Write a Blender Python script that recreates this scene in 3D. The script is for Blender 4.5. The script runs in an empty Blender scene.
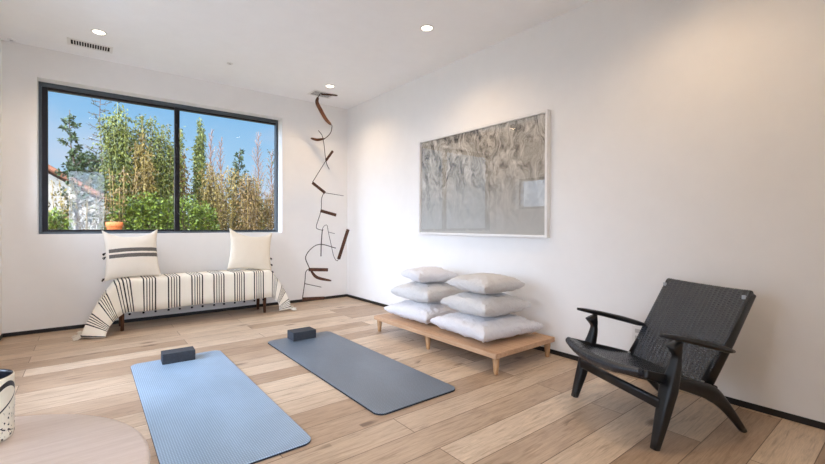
import bpy, bmesh, math, random
from math import sin, cos, pi, radians, sqrt, atan2, floor
from mathutils import Vector, Matrix, noise as mnoise

SC = bpy.context.scene
COL = SC.collection
random.seed(7)

# ------------------------------------------------------------------ helpers
def lin(h):
    h = h.lstrip('#')
    o = []
    for i in (0, 2, 4):
        c = int(h[i:i + 2], 16) / 255
        o.append(c / 12.92 if c <= 0.04045 else ((c + 0.055) / 1.055) ** 2.4)
    return (o[0], o[1], o[2], 1.0)


def obj(name, bm, mats, parent=None, smooth=False, loc=None):
    me = bpy.data.meshes.new(name)
    bmesh.ops.recalc_face_normals(bm, faces=bm.faces)
    bm.to_mesh(me)
    bm.free()
    if smooth:
        me.shade_smooth()
    for m in (mats if isinstance(mats, (list, tuple)) else [mats]):
        me.materials.append(m)
    o = bpy.data.objects.new(name, me)
    COL.objects.link(o)
    if loc is not None:
        o.location = loc
    if parent is not None:
        o.parent = parent
    return o


def tag(o, label, cat, group=None, kind=None):
    if label:
        o['label'] = label
    if cat:
        o['category'] = cat
    if group:
        o['group'] = group
    if kind:
        o['kind'] = kind
    return o


def thing(name, label, cat, loc=(0, 0, 0), rotz=0.0, group=None):
    o = bpy.data.objects.new(name, None)
    o.empty_display_size = 0.1
    COL.objects.link(o)
    o.location = loc
    o.rotation_euler = (0, 0, rotz)
    return tag(o, label, cat, group)


def struct(name, bm, m, parent=None, smooth=False):
    o = obj(name, bm, m, parent, smooth)
    if parent is None:
        o['kind'] = 'structure'
    return o


def dup(root, loc=None, rotz=None, label=None, group=None):
    r = root.copy()
    COL.objects.link(r)
    if loc is not None:
        r.location = loc
    if rotz is not None:
        r.rotation_euler = (0, 0, rotz)
    if label:
        r['label'] = label
    if group:
        r['group'] = group
    for ch in list(root.children):
        c = ch.copy()
        COL.objects.link(c)
        c.parent = r
        for g in ch.children:
            d = g.copy()
            COL.objects.link(d)
            d.parent = c
    return r


def bx(bm, lo, hi, bevel=0.0, seg=2):
    """axis-aligned box between two corners"""
    r = bmesh.ops.create_cube(bm, size=1.0)
    vs = r['verts']
    for v in vs:
        v.co = Vector(((lo[i] + hi[i]) / 2 + v.co[i] * (hi[i] - lo[i]) for i in range(3)))
    if bevel > 0:
        es = list({e for v in vs for e in v.link_edges})
        bmesh.ops.bevel(bm, geom=es, offset=bevel, segments=seg, profile=0.7, affect='EDGES')
    return bm


def box(lo, hi, bevel=0.0, seg=2):
    return bx(bmesh.new(), lo, hi, bevel, seg)


def sweep(bm, pts, sizes, ref=(0, 0, 1), n=10, power=2.0, cap=True, twist=None):
    """sweep a super-elliptic section along pts; sizes = (half along ref side, half across)"""
    pts = [Vector(p) for p in pts]
    if not isinstance(sizes, list):
        sizes = [sizes] * len(pts)
    ref = Vector(ref)
    rings = []
    for i, p in enumerate(pts):
        if i == 0:
            t = pts[1] - pts[0]
        elif i == len(pts) - 1:
            t = pts[-1] - pts[-2]
        else:
            t = (pts[i + 1] - pts[i]).normalized() + (pts[i] - pts[i - 1]).normalized()
        t.normalize()
        a = ref - t * ref.dot(t)
        if a.length < 1e-4:
            a = t.orthogonal()
        a.normalize()
        b = t.cross(a)
        if twist:
            q = Matrix.Rotation(twist[i], 3, t)
            a = q @ a
            b = q @ b
        s = sizes[i]
        if not isinstance(s, (tuple, list)):
            s = (s, s)
        ring = []
        for k in range(n):
            th = 2 * pi * (k + 0.5) / n
            c, d = cos(th), sin(th)
            x = math.copysign(abs(c) ** (2 / power), c) * s[0]
            y = math.copysign(abs(d) ** (2 / power), d) * s[1]
            ring.append(bm.verts.new(p + a * x + b * y))
        rings.append(ring)
    for i in range(len(rings) - 1):
        for k in range(n):
            bm.faces.new((rings[i][k], rings[i][(k + 1) % n], rings[i + 1][(k + 1) % n], rings[i + 1][k]))
    if cap:
        bm.faces.new(list(reversed(rings[0])))
        bm.faces.new(rings[-1])
    return bm


def smooth_path(pts, sub=5):
    """Catmull-Rom through pts"""
    P = [Vector(p) for p in pts]
    if len(P) < 3:
        return P
    out = []
    for i in range(len(P) - 1):
        p0 = P[i - 1] if i > 0 else P[i] * 2 - P[i + 1]
        p1, p2 = P[i], P[i + 1]
        p3 = P[i + 2] if i + 2 < len(P) else P[i + 1] * 2 - P[i]
        for k in range(sub):
            t = k / sub
            out.append(0.5 * ((2 * p1) + (p2 - p0) * t + (2 * p0 - 5 * p1 + 4 * p2 - p3) * t * t
                              + (3 * p1 - p0 - 3 * p2 + p3) * t ** 3))
    out.append(P[-1])
    return out


def lerp_list(vals, sub):
    out = []
    for i in range(len(vals) - 1):
        a, b = vals[i], vals[i + 1]
        for k in range(sub):
            t = k / sub
            if isinstance(a, (tuple, list)):
                out.append(tuple(x + (y - x) * t for x, y in zip(a, b)))
            else:
                out.append(a + (b - a) * t)
    out.append(vals[-1])
    return out


def lathe(bm, prof, n=48, center=(0, 0, 0), mat_from=None):
    """prof: list of (r, z)"""
    rings = []
    for (r, z) in prof:
        if r < 1e-6:
            rings.append([bm.verts.new((center[0], center[1], center[2] + z))])
        else:
            rings.append([bm.verts.new((center[0] + r * cos(2 * pi * k / n), center[1] + r * sin(2 * pi * k / n),
                                        center[2] + z)) for k in range(n)])
    for i in range(len(rings) - 1):
        A, B = rings[i], rings[i + 1]
        for k in range(n):
            k2 = (k + 1) % n
            if len(A) == 1 and len(B) == 1:
                continue
            if len(A) == 1:
                f = bm.faces.new((A[0], B[k], B[k2]))
            elif len(B) == 1:
                f = bm.faces.new((A[k], A[k2], B[0]))
            else:
                f = bm.faces.new((A[k], A[k2], B[k2], B[k]))
            if mat_from is not None and i >= mat_from:
                f.material_index = 1
    return bm


def grid_mesh(bm, fn, nu, nv, uvfn=None):
    uvl = bm.loops.layers.uv.verify() if uvfn else None
    vs = [[bm.verts.new(fn(i / nu, j / nv)) for j in range(nv + 1)] for i in range(nu + 1)]
    for i in range(nu):
        for j in range(nv):
            f = bm.faces.new((vs[i][j], vs[i + 1][j], vs[i + 1][j + 1], vs[i][j + 1]))
            if uvfn:
                for l, (a, b) in zip(f.loops, ((i, j), (i + 1, j), (i + 1, j + 1), (i, j + 1))):
                    l[uvl].uv = uvfn(a / nu, b / nv)
    return vs


# ------------------------------------------------------------------ materials
class NT:
    def __init__(self, name):
        self.m = bpy.data.materials.new(name)
        self.m.use_nodes = True
        self.t = self.m.node_tree
        self.t.nodes.clear()
        self.out = self.n('ShaderNodeOutputMaterial')
        self.p = self.n('ShaderNodeBsdfPrincipled')
        self.t.links.new(self.p.outputs[0], self.out.inputs['Surface'])

    def n(self, typ, **kw):
        nd = self.t.nodes.new(typ)
        for k, v in kw.items():
            if hasattr(nd, k):
                setattr(nd, k, v)
        return nd

    def l(self, a, b):
        self.t.links.new(a, b)

    def math(self, op, a, b=None, c=None, clamp=False):
        nd = self.n('ShaderNodeMath')
        nd.operation = op
        nd.use_clamp = clamp
        for i, x in enumerate((a, b, c)):
            if x is None:
                continue
            if isinstance(x, (int, float)):
                nd.inputs[i].default_value = x
            else:
                self.l(x, nd.inputs[i])
        return nd.outputs[0]

    def mix(self, fac, a, b, blend='MIX'):
        nd = self.n('ShaderNodeMix')
        nd.data_type = 'RGBA'
        nd.blend_type = blend
        for i, x in ((0, fac), (6, a), (7, b)):
            if isinstance(x, (int, float)):
                nd.inputs[i].default_value = x
            elif isinstance(x, (tuple, list)):
                nd.inputs[i].default_value = x
            else:
                self.l(x, nd.inputs[i])
        return nd.outputs[2]

    def noise(self, vec, scale, detail=4, rough=0.5, dist=0.0, typ=None):
        nd = self.n('ShaderNodeTexNoise')
        if typ:
            nd.noise_type = typ
        nd.inputs['Scale'].default_value = scale
        nd.inputs['Detail'].default_value = detail
        nd.inputs['Roughness'].default_value = rough
        nd.inputs['Distortion'].default_value = dist
        if vec is not None:
            self.l(vec, nd.inputs['Vector'])
        return nd

    def coord(self, which='Object'):
        return self.n('ShaderNodeTexCoord').outputs[which]

    def mapping(self, vec, scale=(1, 1, 1), loc=(0, 0, 0), rot=(0, 0, 0)):
        nd = self.n('ShaderNodeMapping')
        nd.inputs['Scale'].default_value = scale
        nd.inputs['Location'].default_value = loc
        nd.inputs['Rotation'].default_value = rot
        self.l(vec, nd.inputs['Vector'])
        return nd.outputs[0]

    def ramp(self, fac, stops, interp='LINEAR'):
        nd = self.n('ShaderNodeValToRGB')
        nd.color_ramp.interpolation = interp
        e = nd.color_ramp.elements
        while len(e) < len(stops):
            e.new(0.5)
        for i, (p, c) in enumerate(stops):
            e[i].position = p
            e[i].color = c
        self.l(fac, nd.inputs[0])
        return nd.outputs[0]

    def bump(self, height, strength=0.3, dist=0.01):
        nd = self.n('ShaderNodeBump')
        nd.inputs['Strength'].default_value = strength
        nd.inputs['Distance'].default_value = dist
        self.l(height, nd.inputs['Height'])
        self.l(nd.outputs[0], self.p.inputs['Normal'])
        return nd

    def set(self, rough=0.5, spec=0.5, metal=0.0, color=None):
        self.p.inputs['Roughness'].default_value = rough
        self.p.inputs['Specular IOR Level'].default_value = spec
        self.p.inputs['Metallic'].default_value = metal
        if color is not None:
            if isinstance(color, (tuple, list)):
                self.p.inputs['Base Color'].default_value = color
            else:
                self.l(color, self.p.inputs['Base Color'])
        return self


def simple(name, hexc, rough=0.6, spec=0.4, var=0.06, scale=30, metal=0.0, bump=0.0, stretch=(1, 1, 1), bdist=0.002):
    t = NT(name)
    v = t.mapping(t.coord('Object'), scale=stretch)
    nz = t.noise(v, scale, 4, 0.6)
    c = lin(hexc)
    d = tuple(max(0, x * (1 - var * 2)) for x in c[:3]) + (1,)
    e = tuple(min(1, x * (1 + var * 2)) for x in c[:3]) + (1,)
    col = t.ramp(nz.outputs[0], [(0.3, d), (0.7, e)])
    t.set(rough, spec, metal, col)
    if bump:
        t.bump(nz.outputs[0], bump, bdist)
    return t.m


def emis(name, color, strength):
    t = NT(name)
    t.p.inputs['Base Color'].default_value = (0.9, 0.9, 0.9, 1)
    t.p.inputs['Emission Color'].default_value = color
    t.p.inputs['Emission Strength'].default_value = strength
    return t.m


def glass_mat(name, f0=0.02, tint=(1, 1, 1, 1), gloss=(1, 1, 1, 1)):
    """thin pane: clear with a mirror reflection that grows towards grazing angles"""
    t = NT(name)
    t.t.nodes.remove(t.p)
    tr = t.n('ShaderNodeBsdfTransparent')
    tr.inputs[0].default_value = tint
    gl = t.n('ShaderNodeBsdfGlossy')
    gl.inputs['Roughness'].default_value = 0.0
    gl.inputs[0].default_value = gloss
    ge = t.n('ShaderNodeNewGeometry')
    dp = t.n('ShaderNodeVectorMath')
    dp.operation = 'DOT_PRODUCT'
    t.l(ge.outputs['Normal'], dp.inputs[0])
    t.l(ge.outputs['Incoming'], dp.inputs[1])
    k = t.math('SUBTRACT', 1.0, t.math('ABSOLUTE', dp.outputs['Value']))
    f = t.math('MULTIPLY_ADD', t.math('POWER', k, 5.0), 1 - f0, f0, clamp=True)
    mx = t.n('ShaderNodeMixShader')
    t.l(f, mx.inputs[0])
    t.l(tr.outputs[0], mx.inputs[1])
    t.l(gl.outputs[0], mx.inputs[2])
    t.l(mx.outputs[0], t.out.inputs['Surface'])
    return t.m


def wood(name, light, dark, scale=6.0, axis=0, rough=0.5, spec=0.4, contrast=1.0, bump=0.08):
    t = NT(name)
    s = [14, 14, 14]
    s[axis] = 0.9
    v = t.mapping(t.coord('Object'), scale=tuple(s))
    nz = t.noise(v, scale, 6, 0.62, 0.6)
    v2 = t.mapping(t.coord('Object'), scale=tuple(x * 4 for x in s))
    nz2 = t.noise(v2, scale * 2, 3, 0.5)
    f = t.math('MULTIPLY_ADD', nz2.outputs[0], 0.35, t.math('MULTIPLY', nz.outputs[0], 0.65))
    col = t.ramp(f, [(0.5 - 0.2 / contrast, lin(dark)), (0.5 + 0.18 / contrast, lin(light))])
    t.set(rough, spec, 0, col)
    t.bump(nz2.outputs[0], bump, 0.002)
    return t.m


def make_floor_mat():
    t = NT('oak_planks')
    co = t.coord('Object')
    mp = t.mapping(co, loc=(0.35, 0.053, 0))
    br = t.n('ShaderNodeTexBrick')
    br.offset = 0.37
    br.offset_frequency = 2
    br.squash = 1.0
    for k, v in (('Scale', 1.0), ('Mortar Size', 0.0022), ('Mortar Smooth', 0.1), ('Bias', 0.0),
                 ('Brick Width', 1.65), ('Row Height', 0.1862)):
        br.inputs[k].default_value = v
    br.inputs['Color1'].default_value = (0, 0, 0, 1)
    br.inputs['Color2'].default_value = (1, 1, 1, 1)
    br.inputs['Mortar'].default_value = (0.5, 0.5, 0.5, 1)
    t.l(mp, br.inputs['Vector'])
    tone = t.n('ShaderNodeSeparateColor')
    t.l(br.outputs['Color'], tone.inputs[0])
    # offset the grain per plank
    comb = t.n('ShaderNodeCombineXYZ')
    t.l(t.math('MULTIPLY', tone.outputs[0], 37.0), comb.inputs[0])
    t.l(t.math('MULTIPLY', tone.outputs[0], 19.0), comb.inputs[2])
    add = t.n('ShaderNodeVectorMath')
    t.l(co, add.inputs[0])
    t.l(comb.outputs[0], add.inputs[1])
    g1 = t.noise(t.mapping(add.outputs[0], scale=(1.3, 13, 1)), 3.0, 7, 0.62, 1.2)
    g2 = t.noise(t.mapping(add.outputs[0], scale=(4, 90, 1)), 3.0, 4, 0.6, 0.3)
    blot = t.noise(t.mapping(add.outputs[0], scale=(1.0, 2.2, 1)), 2.2, 4, 0.6, 0.8)
    base = t.mix(tone.outputs[0], lin('#A98F76'), lin('#D6C2AA'))
    grain = t.ramp(g1.outputs[0], [(0.30, (0.60, 0.56, 0.52, 1)), (0.5, (0.97, 0.96, 0.95, 1)), (0.72, (1.10, 1.10, 1.11, 1))])
    c = t.mix(0.85, base, grain, 'MULTIPLY')
    fine = t.ramp(g2.outputs[0], [(0.25, (0.70, 0.69, 0.67, 1)), (0.6, (1.06, 1.06, 1.06, 1))])
    c = t.mix(0.7, c, fine, 'MULTIPLY')
    bl = t.ramp(blot.outputs[0], [(0.3, (0.86, 0.84, 0.83, 1)), (0.65, (1.05, 1.05, 1.04, 1))])
    c = t.mix(0.8, c, bl, 'MULTIPLY')
    # knots: few, dark, elongated
    kn = t.n('ShaderNodeTexVoronoi')
    kn.inputs['Scale'].default_value = 1.0
    t.l(t.mapping(add.outputs[0], scale=(2.2, 6.0, 1)), kn.inputs['Vector'])
    wob = t.math('MULTIPLY_ADD', g1.outputs[0], 0.16, kn.outputs['Distance'])
    kf = t.ramp(wob, [(0.15, (1, 1, 1, 1)), (0.26, (0, 0, 0, 1))])
    sel = t.noise(add.outputs[0], 1.7, 1)
    kf2 = t.math('MULTIPLY', kf, t.math('GREATER_THAN', sel.outputs[0], 0.44))
    c = t.mix(t.math('MULTIPLY', kf2, 0.75), c, lin('#5A4331'))
    c = t.mix(t.math('MULTIPLY', br.outputs['Fac'], 0.85), c, lin('#55412F'))
    t.set(0.38, 0.45, 0, c)
    rr = t.math('MULTIPLY_ADD', g1.outputs[0], 0.2, 0.3)
    t.l(rr, t.p.inputs['Roughness'])
    h = t.math('SUBTRACT', t.math('MULTIPLY', g2.outputs[0], 0.25), br.outputs['Fac'])
    t.bump(h, 0.25, 0.0015)
    return t.m


def make_mat_mat(name, hexc):
    t = NT(name)
    co = t.coord('Object')
    sx = t.n('ShaderNodeSeparateXYZ')
    t.l(co, sx.inputs[0])
    # woven look of the foam: fine ridges along and across
    a = t.math('SINE', t.math('MULTIPLY', sx.outputs[0], 2 * pi / 0.0105))
    b = t.math('SINE', t.math('MULTIPLY', sx.outputs[1], 2 * pi / 0.0155))
    h = t.math('MULTIPLY', t.math('ADD', a, 1.0), t.math('ADD', b, 1.4))
    nz = t.noise(t.mapping(co, scale=(1, 0.6, 1)), 2.5, 4, 0.6, 0.3)
    c = lin(hexc)
    d = tuple(x * 0.86 for x in c[:3]) + (1,)
    e = tuple(x * 1.12 for x in c[:3]) + (1,)
    col = t.ramp(nz.outputs[0], [(0.32, d), (0.68, e)])
    hh = t.math('MULTIPLY', h, 0.25)
    col = t.mix(0.9, col, t.ramp(hh, [(0.0, (0.70, 0.70, 0.70, 1)), (0.8, (1.16, 1.16, 1.16, 1))]), 'MULTIPLY')
    t.set(0.33, 0.9, 0, col)
    t.bump(h, 0.35, 0.0008)
    return t.m


def make_linen(name, hexc, rough=0.85, var=0.03, wrinkle=0.35, wscale=9):
    t = NT(name)
    co = t.coord('Object')
    wv = t.noise(t.mapping(co, scale=(260, 260, 260)), 1.0, 2)
    wr = t.noise(co, wscale, 5, 0.6, 1.2)
    c = lin(hexc)
    d = tuple(x * (1 - 2 * var) for x in c[:3]) + (1,)
    e = tuple(min(1, x * (1 + var)) for x in c[:3]) + (1,)
    t.set(rough, 0.2, 0, t.ramp(wv.outputs[0], [(0.3, d), (0.7, e)]))
    t.p.inputs['Sheen Weight'].default_value = 0.15
    h = t.math('MULTIPLY_ADD', wv.outputs[0], 0.06, wr.outputs[0])
    t.bump(h, wrinkle, 0.02)
    return t.m


def stripe_lines(t, u, period, centre, offs):
    """1 where u (repeating with period) lies on one of the lines in offs [(offset, half width)]"""
    fr = t.math('SUBTRACT', t.math('MULTIPLY', t.math('FRACT', t.math('DIVIDE', t.math('SUBTRACT', u, centre - period / 2), period)), period), period / 2)
    tot = None
    for o, w in offs:
        d = t.math('ABSOLUTE', t.math('SUBTRACT', fr, o))
        m = t.math('LESS_THAN', d, w)
        tot = m if tot is None else t.math('MAXIMUM', tot, m)
    return tot


def make_blanket_mat():
    t = NT('striped_cotton')
    uv = t.coord('UV')
    sp = t.n('ShaderNodeSeparateXYZ')
    t.l(uv, sp.inputs[0])
    wv = t.noise(t.mapping(uv, scale=(500, 500, 1)), 1.0, 2)
    base = t.ramp(wv.outputs[0], [(0.3, lin('#E3DBCB')), (0.7, lin('#F0EADD'))])
    ln = stripe_lines(t, sp.outputs[0], 0.2167, 0.492,
                      [(-0.052, 0.0064), (-0.024, 0.0045), (0.0, 0.0045), (0.023, 0.0045), (0.050, 0.0064)])
    ln = t.math('MULTIPLY', ln, t.math('MULTIPLY_ADD', wv.outputs[0], 0.3, 0.82, clamp=True))
    t.set(0.9, 0.15, 0, t.mix(ln, base, lin('#15161C')))
    wr = t.noise(t.coord('Object'), 14, 4, 0.55, 0.4)
    t.bump(t.math('MULTIPLY_ADD', wv.outputs[0], 0.08, wr.outputs[0]), 0.25, 0.012)
    return t.m


def make_pillow_mat(name, hexc, bands):
    t = NT(name)
    uv = t.coord('UV')
    sp = t.n('ShaderNodeSeparateXYZ')
    t.l(uv, sp.inputs[0])
    wv = t.noise(t.mapping(uv, scale=(220, 220, 1)), 1.0, 2)
    c = lin(hexc)
    base = t.ramp(wv.outputs[0], [(0.3, tuple(x * 0.93 for x in c[:3]) + (1,)), (0.7, c)])
    fuzz = t.noise(t.mapping(uv, scale=(40, 260, 1)), 1.0, 2)
    tot = None
    for (y, w) in bands:
        d = t.math('ABSOLUTE', t.math('SUBTRACT', sp.outputs[1], y))
        d = t.math('MULTIPLY_ADD', fuzz.outputs[0], 0.012, d)
        m = t.math('LESS_THAN', d, w)
        m = t.math('MULTIPLY', m, t.math('MULTIPLY_ADD', fuzz.outputs[0], 0.5, 0.6, clamp=True))
        tot = m if tot is None else t.math('MAXIMUM', tot, m)
    if tot is not None:
        # the woven bands stop a little short of the left seam
        tot = t.math('MULTIPLY', tot, t.math('GREATER_THAN', sp.outputs[0], 0.10))
        vo = t.n('ShaderNodeTexVoronoi')
        vo.inputs['Scale'].default_value = 4.3
        t.l(uv, vo.inputs['Vector'])
        dots = t.math('MULTIPLY', t.math('LESS_THAN', vo.outputs['Distance'], 0.055), t.math('GREATER_THAN', sp.outputs[1], 0.6))
        tot = t.math('MAXIMUM', tot, dots)
        base = t.mix(tot, base, lin('#2B2B31'))
    t.set(0.88, 0.2, 0, base)
    wr = t.noise(t.coord('Object'), 8, 4, 0.6, 1.0)
    t.bump(t.math('MULTIPLY_ADD', wv.outputs[0], 0.05, wr.outputs[0]), 0.35, 0.02)
    return t.m


def make_print_mat():
    """a grey-brown photograph of eroded mountain slopes fading to pale sand below"""
    t = NT('mountain_print')
    uv = t.coord('UV')
    sp = t.n('ShaderNodeSeparateXYZ')
    t.l(uv, sp.inputs[0])
    warp = t.noise(t.mapping(uv, scale=(2.4, 1.6, 1)), 2.2, 4, 0.5)
    va = t.n('ShaderNodeVectorMath', operation='SCALE')
    t.l(warp.outputs['Color'], va.inputs[0])
    va.inputs['Scale'].default_value = 0.34
    vb = t.n('ShaderNodeVectorMath', operation='ADD')
    t.l(uv, vb.inputs[0])
    t.l(va.outputs[0], vb.inputs[1])

    def field(off):
        m = t.mapping(vb.outputs[0], scale=(3.4, 1.5, 1), loc=off, rot=(0, 0, radians(-32)))
        n1 = t.noise(m, 2.2, 10, 0.60, 0.5)
        m2 = t.mapping(vb.outputs[0], scale=(9.0, 2.6, 1), loc=off, rot=(0, 0, radians(14)))
        n2 = t.noise(m2, 1.5, 6, 0.6, 0.8)
        return t.math('MULTIPLY_ADD', n2.outputs[0], 0.45, n1.outputs[0])
    e = t.math('SUBTRACT', field((0, 0, 0)), field((0.075, 0.03, 0)))
    amp = t.math('MULTIPLY_ADD', sp.outputs[1], 1.1, 0.18)
    v = t.math('MULTIPLY_ADD', t.math('MULTIPLY', e, amp), 3.3, 0.57, clamp=True)
    rock = t.ramp(v, [(0.0, lin('#2E2B27')), (0.34, lin('#857D72')), (0.6, lin('#AFA799')), (1.0, lin('#DAD3C8'))])
    fade = t.math('MULTIPLY_ADD', warp.outputs[0], 0.5, sp.outputs[1])
    fd = t.ramp(fade, [(0.34, (1, 1, 1, 1)), (0.85, (0, 0, 0, 1))])
    col = t.mix(t.math('MULTIPLY', fd, 0.8), rock, lin('#B3B2AD'))
    t.set(0.7, 0.2, 0, col)
    return t.m


def make_vase_mat():
    t = NT('speckled_glaze')
    co = t.coord('Object')
    sp = t.n('ShaderNodeSeparateXYZ')
    t.l(co, sp.inputs[0])
    th = t.math('ARCTAN2', sp.outputs[1], sp.outputs[0])
    base_n = t.noise(co, 20, 3)
    base = t.ramp(base_n.outputs[0], [(0.3, lin('#D9D1BC')), (0.7, lin('#EDE7D6'))])
    tot = None
    for (z0, amp, k, ph, w) in ((0.115, 0.050, 2.0, 2.57, 0.0088), (0.097, 0.053, 1.0, 0.67, 0.0042)):
        zz = t.math('MULTIPLY_ADD', t.math('SINE', t.math('MULTIPLY_ADD', th, k, ph)), amp, z0)
        d = t.math('ABSOLUTE', t.math('SUBTRACT', sp.outputs[2], zz))
        d = t.math('MULTIPLY_ADD', base_n.outputs[0], 0.003, d)
        m = t.math('LESS_THAN', d, w)
        tot = m if tot is None else t.math('MAXIMUM', tot, m)
    v1 = t.noise(co, 105, 2, 0.5)
    patch = t.noise(co, 24, 2)
    lowz = t.math('MULTIPLY_ADD', sp.outputs[2], -0.9, t.math('MULTIPLY_ADD', patch.outputs[0], 0.55, v1.outputs[0]))
    s1 = t.math('GREATER_THAN', lowz, 0.885)
    tot = t.math('MAXIMUM', tot, s1)
    t.set(0.35, 0.5, 0, t.mix(tot, base, lin('#14141A')))
    return t.m


def make_cord_mat():
    t = NT('black_paper_cord')
    co = t.coord('Object')
    n1 = t.noise(t.mapping(co, scale=(60, 60, 60)), 4, 3)
    t.set(0.27, 0.75, 0, t.ramp(n1.outputs[0], [(0.3, lin('#0B0F16')), (0.7, lin('#232C39'))]))
    t.bump(n1.outputs[0], 0.2, 0.001)
    return t.m


M = {}
M['wall'] = simple('wall_paint', '#EDEBE8', 0.75, 0.25, 0.006, 6, bump=0.02)
M['ceil'] = simple('ceiling_paint', '#F6F6F6', 0.85, 0.15, 0.006, 6)
M['base'] = simple('dark_baseboard', '#1B1714', 0.5, 0.4, 0.08, 20)
M['floor'] = make_floor_mat()
M['frame'] = simple('bronze_frame_metal', '#525A61', 0.35, 0.5, 0.05, 30, metal=0.3)
M['sash'] = simple('dark_sash_metal', '#16131A', 0.4, 0.5, 0.05, 30, metal=0.3)
M['pane'] = glass_mat('window_glass', 0.012)
M['white_metal'] = simple('white_enamel', '#E6E4E1', 0.4, 0.5, 0.02, 20)
M['dark'] = simple('vent_dark', '#26272A', 0.8, 0.2, 0.05, 20)
M['rust'] = simple('rusted_steel', '#4E3020', 0.55, 0.4, 0.22, 25, metal=0.25, bump=0.1)
M['wire'] = simple('dark_steel_rod', '#2B211C', 0.5, 0.4, 0.1, 40, metal=0.4)
M['mat_a'] = make_mat_mat('sky_sheen_foam', '#93ABC2')  # grey foam with the sky's reflection painted into its base colour
M['mat_b'] = make_mat_mat('grey_foam', '#626F7D')
M['mat_edge'] = simple('dark_foam_edge', '#25282D', 0.8, 0.2, 0.05, 60)
M['block'] = simple('charcoal_foam', '#3A3D43', 0.75, 0.3, 0.06, 90, bump=0.08)
M['walnut'] = wood('walnut', '#6B4630', '#3C2416', 4, 2, 0.45)
M['oak'] = wood('oak_platform', '#CDA988', '#A8815F', 3.5, 1, 0.5, 0.4, 0.9)
M['oak_leg'] = wood('oak_leg', '#C49A6E', '#98704A', 3.5, 2, 0.5)
M['table'] = wood('pale_washed_wood', '#D6C8BE', '#BBA99C', 4, 0, 0.34, 0.5, 0.8)
M['table_edge'] = wood('pale_wood_edge', '#C9B08E', '#A98F6E', 4, 1, 0.42, 0.45, 0.8)
M['blanket'] = make_blanket_mat()
M['tassel'] = make_linen('cream_yarn', '#E9E2D3', 0.95, 0.08, 0.5, 60)
M['tuft'] = simple('black_yarn', '#1C1C20', 0.95, 0.1, 0.1, 60)
M['pillow_a'] = make_pillow_mat('banded_cotton', '#E9E1D3', [(0.555, 0.043), (0.445, 0.043)])
M['pillow_b'] = make_pillow_mat('plain_cotton', '#E7DDCB', [])
M['linen'] = make_linen('white_linen', '#DCDADC', 0.85, 0.03, 0.9, 16)
M['linen_g'] = make_linen('pale_grey_linen', '#CFCCC9', 0.85, 0.03, 0.9, 17)
M['lacquer'] = simple('black_lacquer', '#0F1114', 0.32, 0.5, 0.1, 20)
M['peg'] = simple('peg_glint', '#B4B8BE', 0.3, 0.5, 0.05, 20, metal=0.6)  # window glint on the dark rail ends, painted as a pale colour
M['cord'] = make_cord_mat()
M['print'] = make_print_mat()
M['picglass'] = glass_mat('picture_glass', 0.05)
M['vase'] = make_vase_mat()
M['vase_in'] = simple('black_glaze', '#17171F', 0.3, 0.5, 0.1, 20)
M['lamp'] = emis('lamp_glow', (1.0, 0.86, 0.66, 1), 9.0)
M['socket'] = simple('socket_grey', '#B9B7B4', 0.5, 0.4, 0.03, 20)
# outdoors
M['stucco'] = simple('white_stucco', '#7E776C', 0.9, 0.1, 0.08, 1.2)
M['tile'] = simple('terracotta_tile', '#714834', 0.8, 0.2, 0.18, 6)
M['clay'] = simple('terracotta_clay', '#A75A2F', 0.8, 0.2, 0.08, 9)
M['concrete'] = simple('pale_concrete', '#DDD9D2', 0.9, 0.1, 0.04, 2)
M['soil'] = simple('garden_soil', '#5A5138', 0.95, 0.1, 0.2, 3)
M['railglass'] = glass_mat('railing_glass', 0.08, (0.80, 0.92, 0.88, 1))
M['timber'] = simple('garden_timber', '#6E5740', 0.8, 0.2, 0.15, 8)


def leaf_mat(name, a, b, scale=5.0):
    t = NT(name)
    geo = t.n('ShaderNodeNewGeometry')
    nz = t.noise(t.coord('Object'), scale, 3, 0.7)
    f = t.math('MULTIPLY_ADD', geo.outputs['Random Per Island'], 0.6, t.math('MULTIPLY', nz.outputs[0], 0.4))
    t.set(0.55, 0.3, 0, t.ramp(f, [(0.2, lin(a)), (0.85, lin(b))]))
    return t.m


M['lf_green'] = leaf_mat('fresh_leaves', '#1F2B0A', '#65701C')
M['lf_mid'] = leaf_mat('olive_leaves', '#262D0D', '#626322')
M['lf_gold'] = leaf_mat('golden_leaves', '#3E3216', '#7C662A')
M['lf_brown'] = leaf_mat('bronze_leaves', '#3E2F18', '#72562A')
M['lf_dark'] = leaf_mat('dark_leaves', '#1C2615', '#3E4924')
M['st_gold'] = simple('golden_cane', '#6E592C', 0.55, 0.3, 0.2, 3)
M['st_green'] = simple('green_cane', '#6D6B2F', 0.55, 0.3, 0.2, 3)
M['bark'] = simple('grey_bark', '#493C33', 0.9, 0.1, 0.2, 8)
M['bark_p'] = simple('pinkish_twigs', '#6F5547', 0.9, 0.1, 0.2, 8)

# ------------------------------------------------------------------ the room
XR, YB, ZC = 2.987, 5.323, 2.741          # right wall, window wall, ceiling
XL, YF = -1.75, -0.30                       # far left wall, wall behind the camera
XN, YN = -0.62, 2.6                       # the wall nib left of the window and where it starts
T = 0.25

bm = bmesh.new()
bx(bm, (XL - T, YF - T, -0.12), (XR + T, YN + T, 0))
bx(bm, (XN - T, YN + T, -0.12), (XR + T, YB + T, 0))
struct('floor', bm, M['floor'])
bm = bmesh.new()
bx(bm, (XL - T, YF - T, ZC), (XR + T, YN + T, ZC + 0.2))
bx(bm, (XN - T, YN + T, ZC), (XR + T, YB + T, ZC + 0.2))
struct('ceiling', bm, M['ceil'])
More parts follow.
